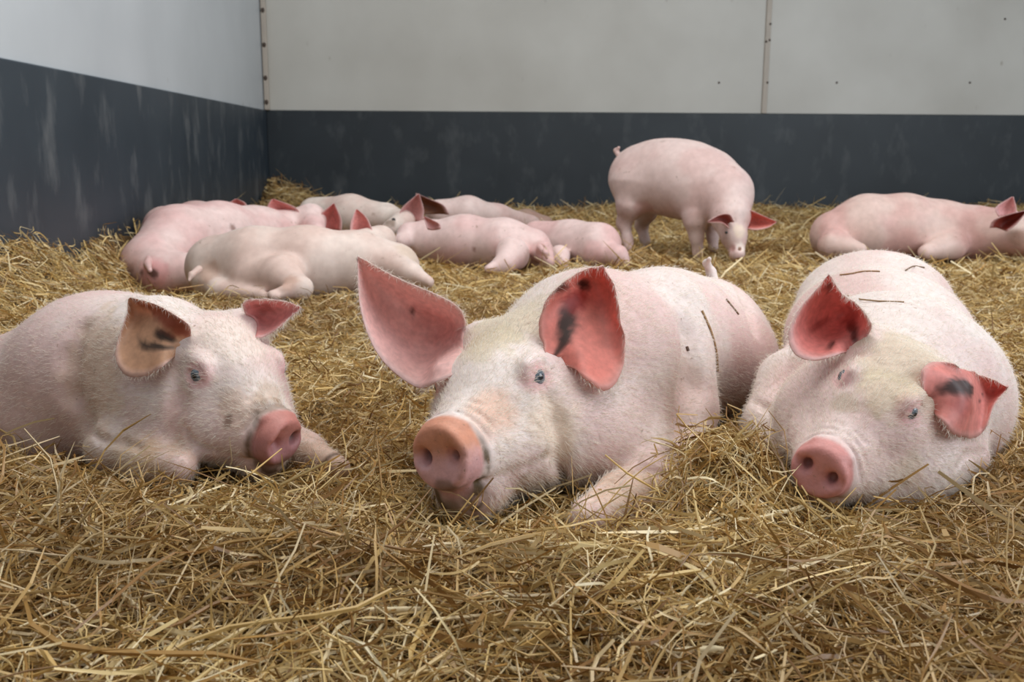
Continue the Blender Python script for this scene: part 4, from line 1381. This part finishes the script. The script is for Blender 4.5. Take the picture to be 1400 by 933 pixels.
def strands(n, xr, yr, length, width, segs, lift, tilt, bend, seed, density=None, prism=False, margin=0.003, wild=0.0, stand=0.0):
    rng = np.random.default_rng(seed)
    x = rng.uniform(*xr, n)
    u = rng.uniform(0, 1, n)
    y = yr[0] + (yr[1] - yr[0]) * (u if density is None else density(u))
    # stay within the view with a margin and inside the pen
    keep = (np.abs(x) < 0.62 * y + 0.45)
    dl = (np.stack([x, y], 1) - CORNER) @ E1
    db = -(np.stack([x, y], 1) - CORNER) @ E2
    keep &= (dl > 0.03) & (db > 0.03)
    x, y = x[keep], y[keep]
    n = len(x)
    L = length * np.exp(rng.normal(0, 0.45, n))
    w = np.minimum(width * np.exp(rng.normal(0, 0.38, n)), width * 2.0)
    L = np.minimum(L, length * 2.3)
    az = rng.uniform(0, 2 * np.pi, n)
    pt = rng.normal(0, tilt, n)
    up = rng.uniform(0, 1, n) < stand
    pt[up] = rng.uniform(0.5, 1.2, up.sum())
    L[up] *= 0.6
    t = np.linspace(-0.5, 0.5, segs + 1)
    d = np.stack([np.cos(az) * np.cos(pt), np.sin(az) * np.cos(pt), np.sin(pt)], 1)
    sdir = np.stack([-np.sin(az), np.cos(az), np.zeros(n)], 1)
    b1 = rng.normal(0, bend, n)
    b2 = rng.normal(0, bend * 0.6, n)
    b3 = rng.normal(0, bend * 0.8, n)
    curve = (t ** 2 - 0.08)[None]
    scurve = (t ** 3 * 4 - t * 0.6)[None]
    c = np.stack([x, y, np.zeros(n)], 1)
    pts = c[:, None] + d[:, None] * (L[:, None] * t[None])[:, :, None]
    pts = pts + sdir[:, None] * ((curve * b1[:, None] + scurve * b3[:, None]) * L[:, None])[:, :, None]
    pts[:, :, 2] += curve * b2[:, None] * L[:, None]
    g = ground(pts[:, :, 0], pts[:, :, 1])
    gc = g.mean(1, keepdims=True)
    zl = np.abs(rng.normal(0, 1, n)) * lift + rng.uniform(-0.012, 0.004, n)
    pts[:, :, 2] += gc * 0.4 + g * 0.6 + zl[:, None]
    lowest = (pts[:, :, 2] - g).min(1)
    pts[:, :, 2] += np.maximum(-0.015 - lowest, 0)[:, None]
    # keep out of pigs and walls
    flat = pts.reshape(-1, 3)
    bad = inside_pigs(flat, margin).reshape(n, -1).any(1)
    dl = (flat[:, :2] - CORNER) @ E1
    db = -(flat[:, :2] - CORNER) @ E2
    bad |= ((dl < 0.022) | (db < 0.022)).reshape(n, -1).any(1)
    pts, w, L = pts[~bad], w[~bad], L[~bad]
    n = len(pts)
    tan = np.gradient(pts, axis=1)
    tan /= np.maximum(np.linalg.norm(tan, axis=2, keepdims=True), 1e-9)
    rv = rng.normal(0, 1, (n, 1, 3)) * np.array([1, 1, 0.6])
    a = np.cross(tan, rv)
    a /= np.maximum(np.linalg.norm(a, axis=2, keepdims=True), 1e-9)
    b = np.cross(tan, a)
    taper = np.interp(t, [-0.5, -0.4, 0.3, 0.5], [0.7, 1, 0.9, 0.25])[None, :, None]
    hw = (w * 0.5)[:, None, None] * taper
    k = segs + 1
    if prism:
        ring = np.stack([pts + a * hw, pts - a * hw * 0.9 + b * hw * 0.25, pts - b * hw * 0.65], 2)
        m = 3
        V = ring.reshape(-1, 3)
        base = (np.arange(n) * k * m)[:, None, None] + (np.arange(segs) * m)[None, :, None]
        i0 = base + np.arange(3)[None, None]
        i1 = base + ((np.arange(3) + 1) % 3)[None, None]
        F = np.stack([i0, i1, i1 + m, i0 + m], -1).reshape(-1, 4)
    else:
        ring = np.stack([pts + a * hw, pts - a * hw], 2)
        m = 2
        V = ring.reshape(-1, 3)
        base = ((np.arange(n) * k * m)[:, None] + (np.arange(segs) * m)[None]).ravel()
        F = np.stack([base, base + 1, base + 3, base + 2], 1)
    ci = rng.choice(len(STRAW_COLS), n, p=STRAW_P)
    col = STRAW_COLS[ci] * rng.uniform(0.75, 1.12, n)[:, None]
    # damp, browner patches
    pp = pts.mean(1) * np.array([1, 1, 0])
    dm = sstep(0.52, 0.68, fbm(pp, 2.6, 91, 2))[:, None] * 0.45
    col = col * (1 - dm) + srgb(140, 98, 48) * dm
    Cc = np.repeat(col, k * m, 0)
    return V, F, Cc


near = strands(52000, (-1.25, 1.25), (0.62, 1.75), 0.095, 0.0028, 5, 0.026, 0.36, 0.5, 1, prism=True, stand=0.012)
coarse = strands(5200, (-1.0, 1.0), (0.66, 1.28), 0.15, 0.0048, 6, 0.028, 0.17, 0.35, 6, prism=True, margin=0.006)
fine = strands(60000, (-1.3, 1.3), (0.62, 1.9), 0.045, 0.0018, 4, 0.028, 0.5, 1.1, 2, stand=0.03)
mid = strands(110000, (-2.3, 2.6), (1.6, 4.2), 0.06, 0.0029, 4, 0.026, 0.42, 1.0, 3, density=lambda u: u ** 1.15, stand=0.05)
far = strands(110000, (-2.2, 5.0), (3.9, 9.0), 0.11, 0.0058, 2, 0.022, 0.32, 0.5, 4, margin=0.006, stand=0.07)
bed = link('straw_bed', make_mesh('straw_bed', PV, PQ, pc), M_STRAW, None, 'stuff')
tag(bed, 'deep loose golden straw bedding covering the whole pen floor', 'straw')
for nm, (V, F, Cc) in (('loose_straw', near), ('loose_straw', coarse), ('chaff', fine), ('loose_straw', mid), ('loose_straw', far)):
    link(nm, make_mesh(nm, V, F, Cc, smooth=False), M_STRAW, bed, 'stuff')


# thick single stalks lying on top
def stalk_mesh(rng, L, w, flat, bend, col):
    k = 7
    t = np.linspace(-0.5, 0.5, k)
    c = np.stack([t * L, bend * (t ** 2 - 0.08) * L, 0.5 * bend * rng.uniform(-1, 1) * (t ** 2) * L], 1)
    V, F = [], []
    for i in range(k):
        for j in range(5):
            a = 2 * math.pi * j / 5
            tw = 1.0 if 0 < i < k - 1 else 0.75
            V.append(c[i] + np.array([0, math.cos(a) * w / 2 * tw, math.sin(a) * w / 2 * flat * tw]))
    for i in range(k - 1):
        for j in range(5):
            F.append((i * 5 + j, i * 5 + (j + 1) % 5, (i + 1) * 5 + (j + 1) % 5, (i + 1) * 5 + j))
    return make_mesh('straw_stalk', V, np.array(F), np.tile(col, (len(V), 1)))


rng = np.random.default_rng(77)
STALKS = []
for i in range(16):
    c = STRAW_COLS[[0, 2, 6, 2, 4][i % 5]] * rng.uniform(0.9, 1.1)
    me = stalk_mesh(rng, rng.uniform(0.10, 0.24), rng.uniform(0.0035, 0.0065), rng.uniform(0.25, 0.6), rng.normal(0, 0.25), c)
    me.materials.append(M_STRAW)
    STALKS.append(me)


def place_stalk(me, pos, az, pitch, roll, parent):
    o = bpy.data.objects.new('straw_stalk', me)
    COL.objects.link(o)
    o.location = pos
    o.rotation_euler = (Matrix.Rotation(az, 3, 'Z') @ Matrix.Rotation(-pitch, 3, 'Y') @ Matrix.Rotation(roll, 3, 'X')).to_euler()
    o.parent = parent
    return o


count = 0
while count < 150:
    y = rng.uniform(0.85, 1.36)
    x = rng.uniform(-1, 1) * (0.55 * y + 0.05)
    z = float(ground(np.array([x]), np.array([y]))[0]) + rng.uniform(0.012, 0.045)
    az, pi_ = rng.uniform(0, 2 * math.pi), rng.normal(0, 0.11)
    d = np.array([math.cos(az) * math.cos(pi_), math.sin(az) * math.cos(pi_), math.sin(pi_)])
    tt = np.linspace(-0.12, 0.12, 9)[:, None]
    if inside_pigs(np.array([x, y, z]) + d * tt, 0.008).any():
        continue
    place_stalk(STALKS[rng.integers(16)], (x, y, z), az, pi_, rng.uniform(0, 6.28), bed)
    count += 1
# stalks seen singly in the photograph: end pixels, height above the bed
for (ax, ay), (bx, by), w in (((712, 742), (780, 748), 0.009), ((950, 762), (1010, 775), 0.009), ((918, 893), (990, 889), 0.011), ((455, 836), (575, 834), 0.008),
                              ((150, 800), (245, 875), 0.008), ((130, 745), (105, 690), 0.006), ((260, 700), (330, 780), 0.006), ((425, 800), (455, 925), 0.006),
                              ((850, 868), (852, 933), 0.009), ((1060, 790), (1130, 850), 0.006), ((1010, 715), (1110, 690), 0.006), ((875, 735), (925, 810), 0.007),
                              ((60, 925), (125, 895), 0.010), ((1240, 760), (1190, 745), 0.007), ((560, 850), (540, 930), 0.009), ((600, 720), (640, 800), 0.006)):
    def hit(px, py):
        d = pix_ray(px, py)
        Yv = 1.3
        for _ in range(12):
            p = P(px, py, Yv)
            gz = float(ground(np.array([p[0]]), np.array([p[1]]))[0]) + 0.045
            Yv = (gz - CAMH) / d[2] * d[1]
        return P(px, py, Yv)
    a, b = hit(ax, ay), hit(bx, by)
    L = np.linalg.norm(b - a)
    me = stalk_mesh(rng, L, w, 0.35, rng.normal(0, 0.08), STRAW_COLS[2] * rng.uniform(0.95, 1.1))
    me.materials.append(M_STRAW)
    d = (b - a) / L
    place_stalk(me, (a + b) / 2, math.atan2(d[1], d[0]), math.asin(d[2]), 1.2, bed)
#STRAW_END


# ------------------------------------------------------------------ straws lying on the pigs
def straw_on(S, pix, Y0, Y1, w, label, col, group=None):
    c = spline(np.array([skin_hit(S, x, y, Y0, Y1) for x, y in pix]), 9)
    tan = np.gradient(c, axis=0)
    tan /= np.linalg.norm(tan, axis=1, keepdims=True)
    toc = np.array([0, 0, CAMH]) - c
    a = np.cross(tan, toc)
    a /= np.linalg.norm(a, axis=1, keepdims=True)
    b = np.cross(a, tan)
    V, F = [], []
    for i in range(9):
        for j in range(4):
            an = math.pi / 2 * j
            V.append(c[i] + a[i] * math.cos(an) * w / 2 + b[i] * math.sin(an) * w / 3)
    for i in range(8):
        for j in range(4):
            F.append((i * 4 + j, i * 4 + (j + 1) % 4, (i + 1) * 4 + (j + 1) % 4, (i + 1) * 4 + j))
    o = link('straw_stalk', make_mesh('straw_stalk', V, np.array(F), np.tile(col, (len(V), 1))), M_STRAW)
    tag(o, label, 'straw', group)


SA, SB, SCp = PIGS[0][0], PIGS[1][0], PIGS[2][0]
straw_on(SA, [(960, 425), (973, 455), (980, 485), (981, 508)], 1.5, 2.4, 0.0045, 'long thin bent straw hanging down the flank of the middle pig', srgb(176, 140, 96))
straw_on(SA, [(993, 409), (1002, 420), (1010, 430)], 1.5, 2.6, 0.0035, 'short brown straw on the rump of the middle pig', srgb(130, 100, 70))
straw_on(SA, [(939, 474), (941, 480)], 1.5, 2.4, 0.0055, 'tiny dark bit of straw stuck on the middle pig shoulder', srgb(100, 74, 60))
straw_on(SCp, [(1148, 376), (1165, 374), (1180, 371), (1203, 371)], 1.6, 2.7, 0.0034, 'straight straw lying highest on the back of the right hand pig', srgb(170, 132, 92))
straw_on(SCp, [(1158, 404), (1175, 409), (1190, 413), (1210, 411), (1236, 413)], 1.55, 2.6, 0.0028, 'thin straw across the nape just behind the right hand pig ears', srgb(160, 128, 90))
straw_on(SCp, [(1238, 370), (1250, 364), (1264, 366)], 1.6, 2.8, 0.0035, 'small hooked straw on the rump of the right hand pig', srgb(130, 100, 72))
